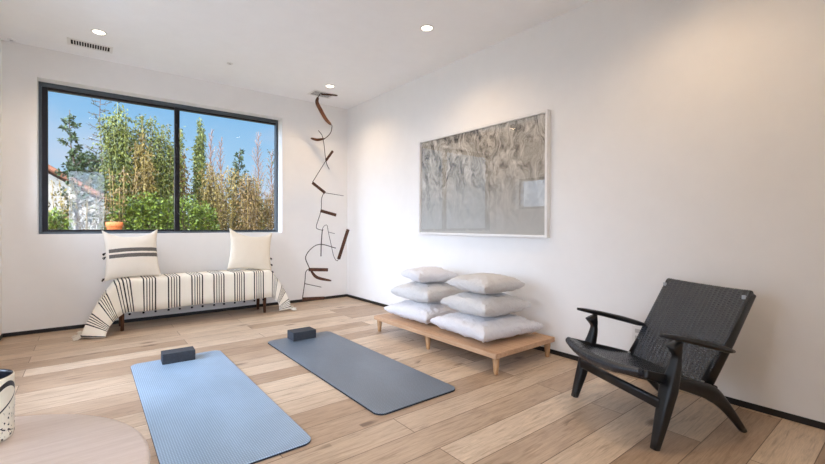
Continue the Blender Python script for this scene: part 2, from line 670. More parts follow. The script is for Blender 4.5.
# window wall
wx0, wx1, wz0, wz1 = -0.377, 2.015, 0.948, 2.454
bm = bmesh.new()
bx(bm, (XN - T, YB, 0), (wx0, YB + T, ZC))
bx(bm, (wx1, YB, 0), (XR + T, YB + T, ZC))
bx(bm, (wx0, YB, 0), (wx1, YB + T, wz0))
bx(bm, (wx0, YB, wz1), (wx1, YB + T, ZC))
struct('wall_back', bm, M['wall'])
struct('wall_right', box((XR, YF - T, 0), (XR + T, YB, ZC)), M['wall'])
# nib on the left with its own small window and a tall one added for daylight
nz0, nz1, ny0, ny1 = 1.36, 1.96, 4.28, 5.05
lz0, lz1, ly0, ly1 = 0.30, 2.40, 2.95, 3.95
bm = bmesh.new()
bx(bm, (XN - T, YN + T, 0), (XN, ly0, ZC))
bx(bm, (XN - T, ly1, 0), (XN, ny0, ZC))
bx(bm, (XN - T, ly0, 0), (XN, ly1, lz0))
bx(bm, (XN - T, ly0, lz1), (XN, ly1, ZC))
bx(bm, (XN - T, ny1, 0), (XN, YB, ZC))
bx(bm, (XN - T, ny0, 0), (XN, ny1, nz0))
bx(bm, (XN - T, ny0, nz1), (XN, ny1, ZC))
struct('wall_left', bm, M['wall'])
struct('wall_alcove', box((XL - T, YN, 0), (XN, YN + T, ZC)), M['wall'])
az0, az1, ay0, ay1 = 0.80, 1.60, 1.30, 2.25  # unseen opening added to light the table and right wall
bm = bmesh.new()
bx(bm, (XL - T, YF, 0), (XL, ay0, ZC))
bx(bm, (XL - T, ay1, 0), (XL, YN, ZC))
bx(bm, (XL - T, ay0, 0), (XL, ay1, az0))
bx(bm, (XL - T, ay0, az1), (XL, ay1, ZC))
struct('wall_far_left', bm, M['wall'])
# wall behind the camera with a glazed door
fz1 = 2.24
fops = [(-.365, .350)]
bm = bmesh.new()
bx(bm, (XL - T, YF - T, 0), (fops[0][0], YF, ZC))
bx(bm, (fops[0][1], YF - T, 0), (XR, YF, ZC))
bx(bm, (fops[0][0], YF - T, fz1), (fops[0][1], YF, ZC))
struct('wall_front', bm, M['wall'])

hb = 0.036
bm = bmesh.new()
bx(bm, (XN, YB - 0.006, 0), (XR, YB, hb))
struct('baseboard_back', bm, M['base'])
struct('baseboard_right', box((XR - 0.006, YF, 0), (XR, YB - 0.006, hb)), M['base'])
struct('baseboard_left', box((XN, YN + 0.0, 0), (XN + 0.006, YB - 0.006, hb)), M['base'])

# window_1: outer frame, darker sash on the left, mullion, two panes
win = bpy.data.objects.new('window_1', None)
COL.objects.link(win)
win.location = (0.8, YB + 0.2, wz0)
win['kind'] = 'structure'
wy0, wy1 = YB + 0.150, YB + 0.235


def wpart(name, boxes, m, bev=0.002):
    b = bmesh.new()
    for lo, hi in boxes:
        bx(b, [lo[i] - win.location[i] for i in range(3)], [hi[i] - win.location[i] for i in range(3)], bev, 1)
    return obj(name, b, m, win)


fw = 0.024
wpart('window_frame', [((wx0, wy0, wz0), (wx0 + fw, wy1, wz1)), ((wx1 - fw, wy0, wz0), (wx1, wy1, wz1)),
                       ((wx0 + fw, wy0, wz0), (wx1 - fw, wy1, wz0 + 0.022)),
                       ((wx0 + fw, wy0, wz1 - 0.042), (wx1 - fw, wy1, wz1))], M['frame'])
mx0, mx1 = 0.800, 0.850
sy0, sy1 = YB + 0.165, YB + 0.225
sx0 = wx0 + fw
zt = wz1 - 0.042
zb = wz0 + 0.022
wpart('sash', [((sx0, sy0, zb), (sx0 + 0.044, sy1, zt)), ((sx0 + 0.044, sy0, zb), (mx0, sy1, zb + 0.02)),
               ((sx0 + 0.044, sy0, zt - 0.024), (mx0, sy1, zt)),
               ((mx1, sy0, zt - 0.018), (wx1 - fw, sy1, zt)), ((mx1, sy0, zb), (wx1 - fw, sy1, zb + 0.012))], M['sash'])
wpart('mullion', [((mx0, sy0 - 0.008, zb), (mx1, sy1, zt))], M['sash'])
g = YB + 0.195
wpart('pane', [((sx0 + 0.044, g, zb + 0.02), (mx0, g + 0.006, zt - 0.024))], M['pane'], 0)
wpart('pane', [((mx1, g, zb + 0.012), (wx1 - fw, g + 0.006, zt - 0.018))], M['pane'], 0)


def side_window(name, x, y0, y1, z0, z1, bars, turn=False):
    w = bpy.data.objects.new(name, None)
    COL.objects.link(w)
    w.location = (x, (y0 + y1) / 2, z0)
    w['kind'] = 'structure'
    b = bmesh.new()
    f = 0.05
    L = w.location
    def add(lo, hi):
        bx(b, [lo[i] - L[i] for i in range(3)], [hi[i] - L[i] for i in range(3)])
    add((x - .04, y0, z0), (x + .04, y0 + f, z1))
    add((x - .04, y1 - f, z0), (x + .04, y1, z1))
    add((x - .04, y0 + f, z0), (x + .04, y1 - f, z0 + f))
    add((x - .04, y0 + f, z1 - f), (x + .04, y1 - f, z1))
    ys = [y0 + f] + [y0 + (y1 - y0) * k / bars for k in range(1, bars)] + [y1 - f]
    for yy in ys[1:-1]:
        add((x - .04, yy - .03, z0 + f), (x + .04, yy + .03, z1 - f))
    obj('window_frame', b, M['frame'], w)
    for a, c in zip(ys[:-1], ys[1:]):
        b = bmesh.new()
        bx(b, (-.003, a + .03 - L[1] if a != ys[0] else a - L[1], f), (.003, c - .03 - L[1] if c != ys[-1] else c - L[1], z1 - z0 - f))
        obj('pane', b, M['pane'], w)
    return w


side_window('window_2', XN - 0.16, ny0, ny1, nz0, nz1, 1)
side_window('added_window_4', XL - 0.16, ay0, ay1, az0, az1, 1)  # added out of view to bring daylight to the table
side_window('added_window_3', XN - 0.16, ly0, ly1, lz0, lz1, 1)  # added out of view for more daylight on floor and mats
for n_, (a_, b_), nb in (('door_1', fops[0], 1),):
    w4 = side_window(n_, 0, -(b_ - a_) / 2, (b_ - a_) / 2, 0.0, fz1, nb)
    w4.location = ((a_ + b_) / 2, YF - 0.14, 0)
    w4.rotation_euler = (0, 0, radians(90))

# ------------------------------------------------------------------ ceiling fittings
dl = thing('recessed_downlight', 'lit recessed ceiling downlight near the long vent above the window', 'ceiling light', (0.082, 4.568, ZC))
bm = bmesh.new()
lathe(bm, [(0.043, -0.001), (0.046, -0.005), (0.056, -0.005), (0.060, 0.0), (0.043, 0.0)], 40)
obj('trim_ring', bm, M['white_metal'], dl, True)
bm = bmesh.new()
lathe(bm, [(0.0, -0.003), (0.043, -0.003), (0.043, -0.0005), (0.0, -0.0005)], 40)
obj('lamp_lens', bm, M['lamp'], dl)
dup(dl, (2.288, 2.705, ZC), label='lit recessed ceiling downlight nearest the camera, towards the right wall')
dup(dl, (2.321, 4.570, ZC), label='lit recessed ceiling downlight in the corner, above the hanging sculpture')
hid = 'lit recessed ceiling downlight out of the frame, over the camera side of the room'
for (x, y) in ((0.05, 2.70), (2.29, 0.84), (0.05, 0.84)):
    dup(dl, (x, y, ZC), label=hid, group='downlights out of the frame')


def vent(name, label, lo, hi, n, along):
    t = thing(name, label, 'vent', ((lo[0] + hi[0]) / 2, (lo[1] + hi[1]) / 2, ZC))
    w, d = (hi[0] - lo[0]) / 2, (hi[1] - lo[1]) / 2
    f = 0.026
    b = bmesh.new()
    bx(b, (-w, -d, -.006), (-w + f, d, 0), .002, 1)
    bx(b, (w - f, -d, -.006), (w, d, 0), .002, 1)
    bx(b, (-w + f, -d, -.006), (w - f, -d + f, 0), .002, 1)
    bx(b, (-w + f, d - f, -.006), (w - f, d, 0), .002, 1)
    obj('vent_frame', b, M['white_metal'], t)
    obj('backing', box((-w + f, -d + f, -.0012), (w - f, d - f, -.0002)), M['dark'], t)
    b = bmesh.new()
    for k in range(1, n):
        if along == 'x':
            x = -w + f + (2 * w - 2 * f) * k / n
            bx(b, (x - .003, -d + f, -.004), (x + .003, d - f, -.0012))
        else:
            y = -d + f + (2 * d - 2 * f) * k / n
            bx(b, (-w + f, y - .003, -.003), (w - f, y + .003, -.0012))
    obj('slats', b, M['white_metal'], t)
    return t


vent('ceiling_vent', 'white slotted air vent in the ceiling above the window, left of centre', (-0.145, 4.875), (0.197, 5.05), 15, 'x')
vent('ceiling_vent', 'grey louvred ceiling vent in the corner beside the top of the hanging sculpture', (2.23, 4.81), (2.54, 5.03), 9, 'y')

for (x, y, lab) in ((1.174, 4.579, 'small round sprinkler cover in the ceiling above the right window pane'),
                    (-0.545, 5.255, 'small sprinkler cover in the ceiling corner at the far left')):
    sk = thing('sprinkler', lab, 'sprinkler', (x, y, ZC))
    b = bmesh.new()
    lathe(b, [(0.0, -.010), (0.028, -.010), (0.031, -.006), (0.031, -.003), (0.020, 0.0)], 28)
    obj('cover_plate', b, M['white_metal'], sk, True)
    b = bmesh.new()
    lathe(b, [(0.0, -.013), (0.012, -.013), (0.014, -.010), (0.0, -.0095)], 20)
    obj('bulb_cap', b, M['socket'], sk, True)

# wall outlet behind the chair
ol = thing('wall_outlet', 'white wall outlet low on the right wall behind the woven chair', 'outlet', (XR, 1.262, 0.30))
obj('cover_plate', box((-.006, -.036, -.058), (0, .036, .058), .002), M['white_metal'], ol)
for s in (-1, 1):
    obj('socket', box((-.008, -.017, s * .024 - .014), (-.006, .017, s * .024 + .014), .001, 1), M['socket'], ol)

# ------------------------------------------------------------------ framed picture
py0, py1, pz0, pz1 = 1.955, 3.618, 0.948, 1.998
pic = thing('framed_picture', 'large white framed mountain photograph on the right wall above the cushions', 'picture', (XR, (py0 + py1) / 2, (pz0 + pz1) / 2))
hw, hh = (py1 - py0) / 2, (pz1 - pz0) / 2
fd, ff = 0.048, 0.022
bm = bmesh.new()
bx(bm, (-fd, -hw, -hh), (0, -hw + ff, hh), .0015, 1)
bx(bm, (-fd, hw - ff, -hh), (0, hw, hh), .0015, 1)
bx(bm, (-fd, -hw + ff, -hh), (0, hw - ff, -hh + ff), .0015, 1)
bx(bm, (-fd, -hw + ff, hh - ff), (0, hw - ff, hh), .0015, 1)
obj('picture_frame', bm, M['white_metal'], pic)
bm = bmesh.new()
uvl = bm.loops.layers.uv.verify()
bx(bm, (-.020, -hw + ff, -hh + ff), (-.004, hw - ff, hh - ff))
for f in bm.faces:
    for l in f.loops:
        l[uvl].uv = ((hw - l.vert.co.y) / (2 * hw) * 1.58, (l.vert.co.z + hh) / (2 * hh))
obj('print', bm, M['print'], pic)
obj('glass_pane', box((-.030, -hw + ff, -hh + ff), (-.027, hw - ff, hh - ff)), M['picglass'], pic)

# ------------------------------------------------------------------ hanging sculpture
SY = 4.86
mob = thing('hanging_sculpture', 'tall hanging mobile of rusted steel blades and thin rods in the corner', 'sculpture', (2.34, SY, 0))


def mp(p, dy=0.0):
    return (p[0] - 2.34, dy, min(p[1], ZC - 0.008))


def rod(pts, dys=None, r=0.0042, smooth=True):
    dys = dys or [0] * len(pts)
    P = [mp(p, d) for p, d in zip(pts, dys)]
    if smooth:
        P = smooth_path(P, 4)
    b = bmesh.new()
    sweep(b, P, r, (0, 1, 0), 8)
    obj('rod', b, M['wire'], mob, True)


def blade(pts, dys=None, w=0.016, th=0.006, tw=0.0, taper=True):
    dys = dys or [0] * len(pts)
    P = smooth_path([mp(p, d) for p, d in zip(pts, dys)], 5)
    n = len(P)
    sz = []
    for i in range(n):
        k = i / (n - 1)
        f = 0.45 + 0.55 * sin(pi * min(1, max(0, k))) ** 0.5 if taper and n > 2 else .9
        sz.append((th, w * f))
    b = bmesh.new()
    sweep(b, P, sz, (0, 1, 0), 12, 5.0, True, [tw] * n)
    obj('blade', b, M['rust'], mob)


blade([(2.347, 2.715), (2.441, 2.725), (2.55, 2.728)], [0, -.03, -.05], .012, .005)
rod([(2.36, 2.733), (2.33, 2.717), (2.301, 2.669)], [0, 0, 0], .005)
blade([(2.301, 2.669), (2.288, 2.603), (2.34, 2.523), (2.419, 2.419), (2.484, 2.349)], [0, 0, .01, .02, 0], .024, .006, 0.3)
rod([(2.484, 2.349), (2.499, 2.336), (2.485, 2.258), (2.442, 2.198), (2.391, 2.155)], r=.005)
blade([(2.391, 2.155), (2.303, 2.136), (2.208, 2.138)], [0, .03, 0], .017)
rod([(2.333, 2.262), (2.372, 2.16), (2.414, 1.872), (2.44, 1.764)], [.05, 0, 0, -.04])
blade([(2.511, 2.012), (2.414, 1.878)], [0, 0], .017)
rod([(2.414, 1.878), (2.228, 1.584)])
blade([(2.228, 1.580), (2.401, 1.462)], [0, 0], .020)
rod([(2.401, 1.462), (2.626, 1.429)], [0, -.08], r=.0035)
rod([(2.401, 1.462), (2.382, 1.453), (2.354, 1.38), (2.346, 1.23), (2.284, 1.039), (2.301, 0.996), (2.374, 0.979)])
blade([(2.339, 1.23), (2.535, 1.176)], [0, -.05], .022, .007)
rod([(2.347, 0.807), (2.366, 0.988), (2.399, 1.04), (2.433, 1.04), (2.45, 0.957), (2.491, 0.787), (2.526, 0.646), (2.571, 0.576), (2.599, 0.597)], r=.0035)
rod([(2.347, 0.645), (2.351, 0.806), (2.365, 0.975), (2.374, 0.98)], r=.0065)
rod([(2.450, 0.957), (2.516, 0.935)], [0, -.05], r=.0035)
blade([(2.717, 0.99), (2.599, 0.597)], [-.04, 0], .025, .007, 0, False)
rod([(2.526, 0.748), (2.347, 0.80), (2.243, 0.756), (2.157, 0.647), (2.171, 0.545), (2.211, 0.467)], [-.06, 0, .04, .04, 0, 0], r=.0055)
blade([(2.211, 0.467), (2.306, 0.375), (2.492, 0.321)], [0, .02, 0], .019)
blade([(2.18, 0.487), (2.415, 0.474)], [0, -.06], .024, .007)
rod([(2.196, 0.497), (2.143, 0.462), (2.13, 0.338), (2.099, 0.135)], r=.005)
rod([(2.123, 0.316), (2.319, 0.262)], [0, -.07], r=.0045)
blade([(2.095, 0.126), (2.365, 0.118)], [0, -.06], .022, .007)

# ------------------------------------------------------------------ yoga mats and blocks
def yoga_mat(x0, y0, x1, y1, m, label, rot):
    w, l = (x1 - x0), (y1 - y0)
    r = 0.055
    b = bmesh.new()
    pts = []
    for (cx, cy, a0) in ((w / 2 - r, l / 2 - r, 0), (-w / 2 + r, l / 2 - r, 90), (-w / 2 + r, -l / 2 + r, 180), (w / 2 - r, -l / 2 + r, 270)):
        for k in range(9):
            a = radians(a0 + 90 * k / 8)
            pts.append((cx + r * cos(a), cy + r * sin(a)))
    top = 0.012
    loops = []
    for (ins, z) in ((0.0, 0.0), (0.0, top - .003), (0.001, top - .001), (0.003, top)):
        loops.append([b.verts.new((p[0] * (1 - 2 * ins / w), p[1] * (1 - 2 * ins / l), z)) for p in pts])
    n = len(pts)
    for A, B in zip(loops[:-1], loops[1:]):
        for k in range(n):
            f = b.faces.new((A[k], A[(k + 1) % n], B[(k + 1) % n], B[k]))
            f.material_index = 1 if A is loops[0] else 0
    b.faces.new(loops[-1])
    f = b.faces.new(list(reversed(loops[0])))
    f.material_index = 1
    o = obj('yoga_mat', b, [m, M['mat_edge']])
    o.location = ((x0 + x1) / 2, (y0 + y1) / 2, 0.0005)
    o.rotation_euler = (0, 0, rot)
    return tag(o, label, 'yoga mat')


yoga_mat(0.246, 1.840, 0.858, 3.668, M['mat_a'], 'grey yoga mat tinted with painted sky sheen on the floor nearer the round table', 0.0)
yoga_mat(1.246, 1.868, 1.855, 3.672, M['mat_b'], 'dark grey yoga mat on the floor nearer the low platform', 0.0)


def yoga_block(x0, y0, x1, y1, label, rot):
    b = bmesh.new()
    w, l = (x1 - x0) / 2, (y1 - y0) / 2
    bx(b, (-w, -l, 0), (w, l, 0.076), .006, 3)
    o = obj('yoga_block', b, M['block'])
    o.location = ((x0 + x1) / 2, (y0 + y1) / 2, 0.0128)
    o.rotation_euler = (0, 0, rot)
    return tag(o, label, 'yoga block')


yoga_block(0.434, 3.508, 0.652, 3.628, 'charcoal foam yoga block at the end of the mat with the painted sky sheen', -0.04)
yoga_block(1.432, 3.512, 1.650, 3.652, 'charcoal foam yoga block at the end of the dark grey mat', 0.01)

# ------------------------------------------------------------------ bench, blanket, pillows
bx0, bx1, by0, by1, bzt = 0.250, 1.702, 4.915, 5.235, 0.488
bench = thing('bench', 'low bench with dark walnut legs under the window, covered by the striped blanket', 'bench', (0.96, 5.075, 0))
obj('seat', box((bx0 - .96, by0 - 5.075, bzt - .05), (bx1 - .96, by1 - 5.075, bzt), .006), M['walnut'], bench)
for (x, y) in ((0.268, 4.945), (1.660, 4.945), (0.268, 5.19), (1.660, 5.19)):
    b = bmesh.new()
    sweep(b, [(x - .96, y - 5.075, 0), (x - .96, y - 5.075, bzt - .05)], [(.015, .015), (.021, .021)], (1, 0, 0), 12, 4)
    obj('leg', b, M['walnut'], bench, True)

b = bmesh.new()
Y0, Y1, ZT = 4.896, 5.255, 0.499
prof = [(Y0 - .004, .186), (Y0 - .002, .27), (Y0, .36), (Y0, .44), (Y0 + .001, .478), (Y0 + .008, .493), (Y0 + .022, ZT)]
for k in range(1, 9):
    prof.append((Y0 + .022 + (Y1 - Y0 - .044) * k / 8, ZT + .001))
prof += [(Y1 - .008, .493), (Y1, .478), (Y1, .42), (Y1, .34)]
vv = [0.0]
for p, q_ in zip(prof[:-1], prof[1:]):
    vv.append(vv[-1] + math.hypot(p[0] - q_[0], p[1] - q_[1]))
NF = 6                                     # index of the front fold in prof
XLc, XRc = 0.264, 1.712


def end_profile(side):
    """where each profile point ends up at the far tip of the hanging end"""
    if side < 0:
        G, F, B = Vector((0.128, 4.690, .010)), Vector((-0.052, 4.792, .022)), Vector((-0.01, 5.02, .020))
    else:
        G, F, B = Vector((1.815, 4.888, .010)), Vector((1.962, 4.868, .022)), Vector((1.935, 5.16, .020))
    out = []
    for i, v in enumerate(vv):
        if i <= NF:
            out.append(G.lerp(F, vv[i] / vv[NF]))
        else:
            out.append(F.lerp(B, (vv[i] - vv[NF]) / (vv[-1] - vv[NF])))
    return out


cols = []
us = []
NS = 16
LF = 0.60
eL, eR = end_profile(-1), end_profile(1)


def flap_col(x_edge, e, s, side):
    c = []
    for i, (y, z) in enumerate(prof):
        a = Vector((x_edge, y, z))
        if i <= NF and side < 0:
            a.x += .050 * (1 - vv[i] / vv[NF])
        p = a.lerp(e[i], s)
        bow = sin(pi * s)
        p.x += side * 0.030 * bow
        p.z = max(.010, p.z + 0.012 * bow)
        p.y += 0.006 * sin(9 * s + i * 0.7) * min(1, s * 3)
        c.append(p)
    return c


for k in range(NS):
    s = 1 - k / NS
    cols.append(flap_col(XLc - .026, eL, s, -1))
    us.append(XLc - LF * s)
NMAIN = 60
for k in range(NMAIN + 1):
    x = XLc + (XRc - XLc) * k / NMAIN
    c = []
    for i, (y, z) in enumerate(prof):
        dz = 0.0
        dy = 0.0
        if i < NF:
            dy = -0.004 * (1 + sin(x * 31 + .4)) * (1 - vv[i] / vv[NF])
            dz = 0.006 * sin(x * 7.3 + 1) * (1 - vv[i] / vv[NF])
        c.append(Vector((x, y + dy, z + dz)))
    if k == 0:
        for p in c:
            p.x -= .012
    if k < 8:                                  # the front corner fold slants outwards to the hem
        for i in range(NF):
            c[i].x += .050 * (1 - vv[i] / vv[NF]) * (1 - k / 8)
    cols.append(c)
    us.append(x)
for k in range(1, NS + 1):
    s = k / NS
    cols.append(flap_col(XRc + .012, eR, s, 1))
    us.append(XRc + LF * s)
uvl = b.loops.layers.uv.verify()
V = [[b.verts.new(p - Vector((.96, 5.075, .49))) for p in c] for c in cols]
for i in range(len(V) - 1):
    for j in range(len(prof) - 1):
        f = b.faces.new((V[i][j], V[i + 1][j], V[i + 1][j + 1], V[i][j + 1]))
        for l, (p, q_) in zip(f.loops, ((i, j), (i + 1, j), (i + 1, j + 1), (i, j + 1))):
            l[uvl].uv = (us[p], vv[q_])
blanket = thing('blanket', 'cream cotton blanket with thin black stripes draped over the bench', 'blanket', (.96, 5.075, .49))
bl = obj('cloth', b, M['blanket'], blanket, True)
md = bl.modifiers.new('thickness', 'SOLIDIFY')
md.thickness = 0.004
md.offset = 1.0


def tassel_bm(p, d, length=.075, n=22, r=.02, seed=1):
    rnd = random.Random(seed)
    bb = bmesh.new()
    p = Vector(p)
    d = Vector(d).normalized()
    o1 = d.orthogonal().normalized()
    o2 = d.cross(o1)
    bmesh.ops.create_icosphere(bb, subdivisions=2, radius=r * .62, matrix=Matrix.Translation(p + d * .008))
    for k in range(n):
        a = rnd.uniform(0, 2 * pi)
        rr = r * sqrt(rnd.random())
        e = p + d * length * rnd.uniform(.75, 1.0) + (o1 * cos(a) + o2 * sin(a)) * rr * 1.25
        m_ = p + d * length * .45 + (o1 * cos(a) + o2 * sin(a)) * rr * 1.2
        for q_ in (e, m_):
            q_.z = max(q_.z, .006 - .49)
        sweep(bb, [p, m_, e], [.0035, .0042, .003], (0, 0, 1), 5)
    return bb


bo = Vector((.96, 5.075, .49))
for i, (p, d, r) in enumerate((((-0.050, 4.800, .022), (-.6, -.15, -.1), .024), ((-0.02, 4.93, .022), (-.8, .25, -.05), .022),
                               ((1.963, 4.862, .020), (.45, -.5, -.05), .022), ((1.955, 4.93, .022), (.8, .1, -.05), .022))):
    obj('tassel', tassel_bm(Vector(p) - bo, d, .062, 24, r, 11 + i), M['tassel'], blanket)
# small black tufts along the front hem, at the outer stripes
k = 0
for gidx in range(-1, 6):
    for off in (-.052, .050):
        x = 0.492 + gidx * .2167 + off
        if x < 0.30 or x > 1.70:
            continue
        bb = bmesh.new()
        bmesh.ops.create_icosphere(bb, subdivisions=2, radius=.011, matrix=Matrix.Translation(Vector((x - .96, Y0 - .008 - 5.075, .172 - .49))))
        for v in bb.verts:
            v.co += Vector((0, 0, -.006)) + .003 * mnoise.noise_vector(v.co * 90)
        obj('tuft', bb, M['tuft'], blanket, True)

def pillow_bm(w, h, t, pinch=.10, n=26, seed=0, expo=.40, ripple=.006, sag=0.0, pucker=.003):
    bb = bmesh.new()
    uvl = bb.loops.layers.uv.verify()

    def pt(a, c, side):
        x = w / 2 * a * (1 - pinch * (1 - c * c) * a * a)
        y = h / 2 * c * (1 - pinch * (1 - a * a) * c * c)
        m1 = max(0.0, 1 - a * a)
        m2 = max(0.0, 1 - c * c)
        soft = (m1 * m2) ** expo
        ridge = min(1 - abs(a), 1 - abs(c)) ** .55
        hgt = t / 2 * (.6 * soft + .4 * ridge)
        edge = min(m1, m2)
        nz = mnoise.noise(Vector((a * 3 + seed * 7.1, c * 3, side * 2.3 + seed)))
        nz2 = mnoise.noise(Vector((a * 9 + seed * 3.3, c * 9, side * 5.1)))
        hgt += (nz * ripple * 1.5 + nz2 * ripple) * min(1, edge * 3)
        for d_, q_, o_ in ((1 - abs(c), a, c), (1 - abs(a), c, a)):
            hgt += pucker * mnoise.noise(Vector((q_ * 13 + seed * 1.7, o_ * 2, side * 3.1 + seed))) * math.exp(-((d_ - .14) / .13) ** 2)
        hgt = max(0.0, hgt)
        return Vector((x, y, side * hgt - sag * (a * a + c * c) * .5))
    params = [-cos(pi * i / n) for i in range(n + 1)]
    params = [.5 * p + .5 * (-1 + 2 * i / n) for i, p in enumerate(params)]
    grids = {}
    for side in (1, -1):
        G = []
        for i in range(n + 1):
            row = []
            for j in range(n + 1):
                if side == -1 and (i in (0, n) or j in (0, n)):
                    row.append(grids[1][i][j])
                else:
                    row.append(bb.verts.new(pt(params[i], params[j], side)))
            G.append(row)
        grids[side] = G
        for i in range(n):
            for j in range(n):
                q4 = (G[i][j], G[i + 1][j], G[i + 1][j + 1], G[i][j + 1])
                f = bb.faces.new(q4 if side == 1 else tuple(reversed(q4)))
                for l in f.loops:
                    l[uvl].uv = (l.vert.co.x / w + .5, l.vert.co.y / h + .5)
    return bb


def leaning_pillow(label, cx, cy, cz, w, h, t, lean, roll, m, seed, tufts):
    bb = pillow_bm(w, h, t, .10, 28, seed, .42, .005)
    # a soft karate-chop dent in the upper edge
    for v in bb.verts:
        yy = v.co.y / (h / 2)
        xx = v.co.x / (w / 2)
        if yy > .2:
            v.co.y -= .075 * ((yy - .2) / .8) ** 2 * max(0, 1 - (xx * 1.05) ** 2)
    root = thing('throw_pillow', label, 'pillow', (cx, cy, cz))
    root.rotation_euler = (radians(90 - lean), 0, 0)
    p = obj('pillow_cover', bb, m, root, True)
    p.rotation_euler = (0, 0, roll)
    for i, (tx, ty) in enumerate(tufts):
        b2 = bmesh.new()
        for k in range(5):
            a = random.uniform(-.9, .9)
            s_ = 1 if tx > 0 else -1
            e = Vector((tx * w / 2 + s_ * .028 * cos(a), ty * h / 2 - .014 + .02 * sin(a), random.uniform(-.006, .006)))
            sweep(b2, [Vector((tx * w / 2, ty * h / 2, 0)), e], [.004, .0035], (0, 0, 1), 5)
        q_ = obj('tuft', b2, M['tuft'], root)
        q_.rotation_euler = (0, 0, roll)
    return root


leaning_pillow('cream pillow with two black bands leaning at the left end of the bench', .362, 5.118, .742, .485, .525, .15, 19, radians(1.5), M['pillow_a'], 3,
               [(-.90, .10), (-.90, -.06), (-.97, -.9)])
leaning_pillow('plain cream pillow leaning at the right end of the bench', 1.552, 5.122, .738, .515, .505, .14, 18, radians(-7), M['pillow_b'], 8,
               [(.90, -.30), (.92, -.62), (.98, -.97)])

# ------------------------------------------------------------------ platform and cushions
plat = thing('platform_bench', 'low oak platform on short tapered legs holding the stacked cushions', 'platform', (2.585, 2.63, 0))
px0, px1, pyy0, pyy1, pzt, pth = 2.215, 2.935, 1.872, 3.412, .157, .036
O = (2.585, 2.63, 0)
obj('top', box((px0 + .048 - O[0], pyy0 - O[1], pzt - pth), (px1 - O[0], pyy1 - O[1], pzt), .003), M['oak'], plat)
obj('front_rail', box((px0 - O[0], pyy0 + .0 - O[1], pzt - pth), (px0 + .0465 - O[0], pyy1 - O[1], pzt), .003), M['oak'], plat)
for x in (2.262, 2.885):
    for y in (1.908, 2.645, 3.383):
        b = bmesh.new()
        lathe(b, [(0, 0), (.014, 0), (.016, .003), (.026, pzt - pth), (0, pzt - pth)], 24, (x - O[0], y - O[1], 0))
        obj('leg', b, M['oak_leg'], plat, True)


def cushion(label, cx, cy, z, w, t, rot, m, seed, pinch=.125):
    bb = pillow_bm(w, w, t, pinch, 42, seed, .33, .007, pucker=.014)
    zmin = -t * .5
    for v in bb.verts:                        # settle on what lies below
        if v.co.z < -t * .40:
            v.co.z = -t * .40 - (v.co.z + t * .40) * -.12
    o = obj('floor_cushion', bb, m, None, True)
    lo = min(v.co.z for v in o.data.vertices)
    o.location = (cx, cy, z - lo)
    o.rotation_euler = (0, 0, rot)
    return tag(o, label, 'cushion')


zb1 = pzt + .001
cushion('large white linen cushion at the bottom of the stack nearer the chair', 2.572, 2.285, zb1, .66, .20, radians(-5), M['linen'], 1)
cushion('large white linen cushion at the bottom of the stack nearer the window', 2.572, 2.995, zb1, .63, .20, radians(1), M['linen'], 2)
cushion('pale linen cushion in the middle of the stack nearer the chair', 2.568, 2.285, zb1 + .170, .53, .20, radians(-3), M['linen_g'], 3)
cushion('pale linen cushion in the middle of the stack nearer the window', 2.568, 2.995, zb1 + .172, .53, .205, radians(3), M['linen_g'], 4)
cushion('small pale cushion on top of the stack nearer the chair', 2.57, 2.285, zb1 + .348, .455, .165, radians(-4), M['linen_g'], 5)
cushion('small white cushion on top of the stack nearer the window', 2.572, 3.0, zb1 + .352, .42, .155, radians(-14), M['linen'], 6)

# ------------------------------------------------------------------ woven lounge chair  (local x = width, y = towards the front, z up)
chair = thing('lounge_chair', 'black lounge chair with woven cord seat and back by the right wall', 'chair', (2.2175, 1.0815, 0), atan2(.9089, .4171))
LQ = M['lacquer']


def CP(w, v, z):
    return (w, -v, z)


for s in (-1, 1):
    path = smooth_path([CP(s * .305, .000, 0), CP(s * .302, .040, .13), CP(s * .298, .083, .27), CP(s * .297, .115, .36), CP(s * .298, .130, .43), CP(s * .300, .112, .488)], 4)
    sz = lerp_list([(.017, .017), (.027, .024), (.036, .030), (.026, .022), (.018, .016), (.024, .034)], 4)
    b = bmesh.new()
    sweep(b, path, sz, (1, 0, 0), 20, 5.0)
    obj('front_leg', b, LQ, chair, True)
    # seat rail running down into the splayed rear leg
    path = smooth_path([CP(s * .282, -.045, .352), CP(s * .280, .10, .308), CP(s * .277, .26, .258), CP(s * .273, .37, .215), CP(s * .269, .47, .130), CP(-.268 if s < 0 else .243, .583, .0)], 5)
    sz = lerp_list([(.012, .020), (.014, .026), (.016, .034), (.019, .040), (.017, .026), (.014, .015)], 5)
    b = bmesh.new()
    sweep(b, path, sz, (1, 0, 0), 14, 3.0)
    obj('rear_leg', b, LQ, chair, True)
    # back upright
    path = [CP(s * .244, .352, .225), CP(s * .244, .512, .462), CP(s * .240, .664, .696)]
    b = bmesh.new()
    sweep(b, path, [(.018, .032), (.018, .028), (.016, .022)], (1, 0, 0), 14, 3.5)
    obj('back_upright', b, LQ, chair, True)
    # armrest: slim nose, broad rear paddle, slightly falling
    path = smooth_path([CP(s * .312, .026, .537), CP(s * .310, .09, .524), CP(s * .306, .20, .499), CP(s * .297, .33, .466), CP(s * .281, .42, .440), CP(s * .272, .472, .427)], 4)
    sz = lerp_list([(.012, .008), (.022, .013), (.024, .015), (.036, .017), (.049, .016), (.036, .010)], 4)
    b = bmesh.new()
    sweep(b, path, sz, (1, 0, 0), 14, 2.6)
    obj('armrest', b, LQ, chair, True)

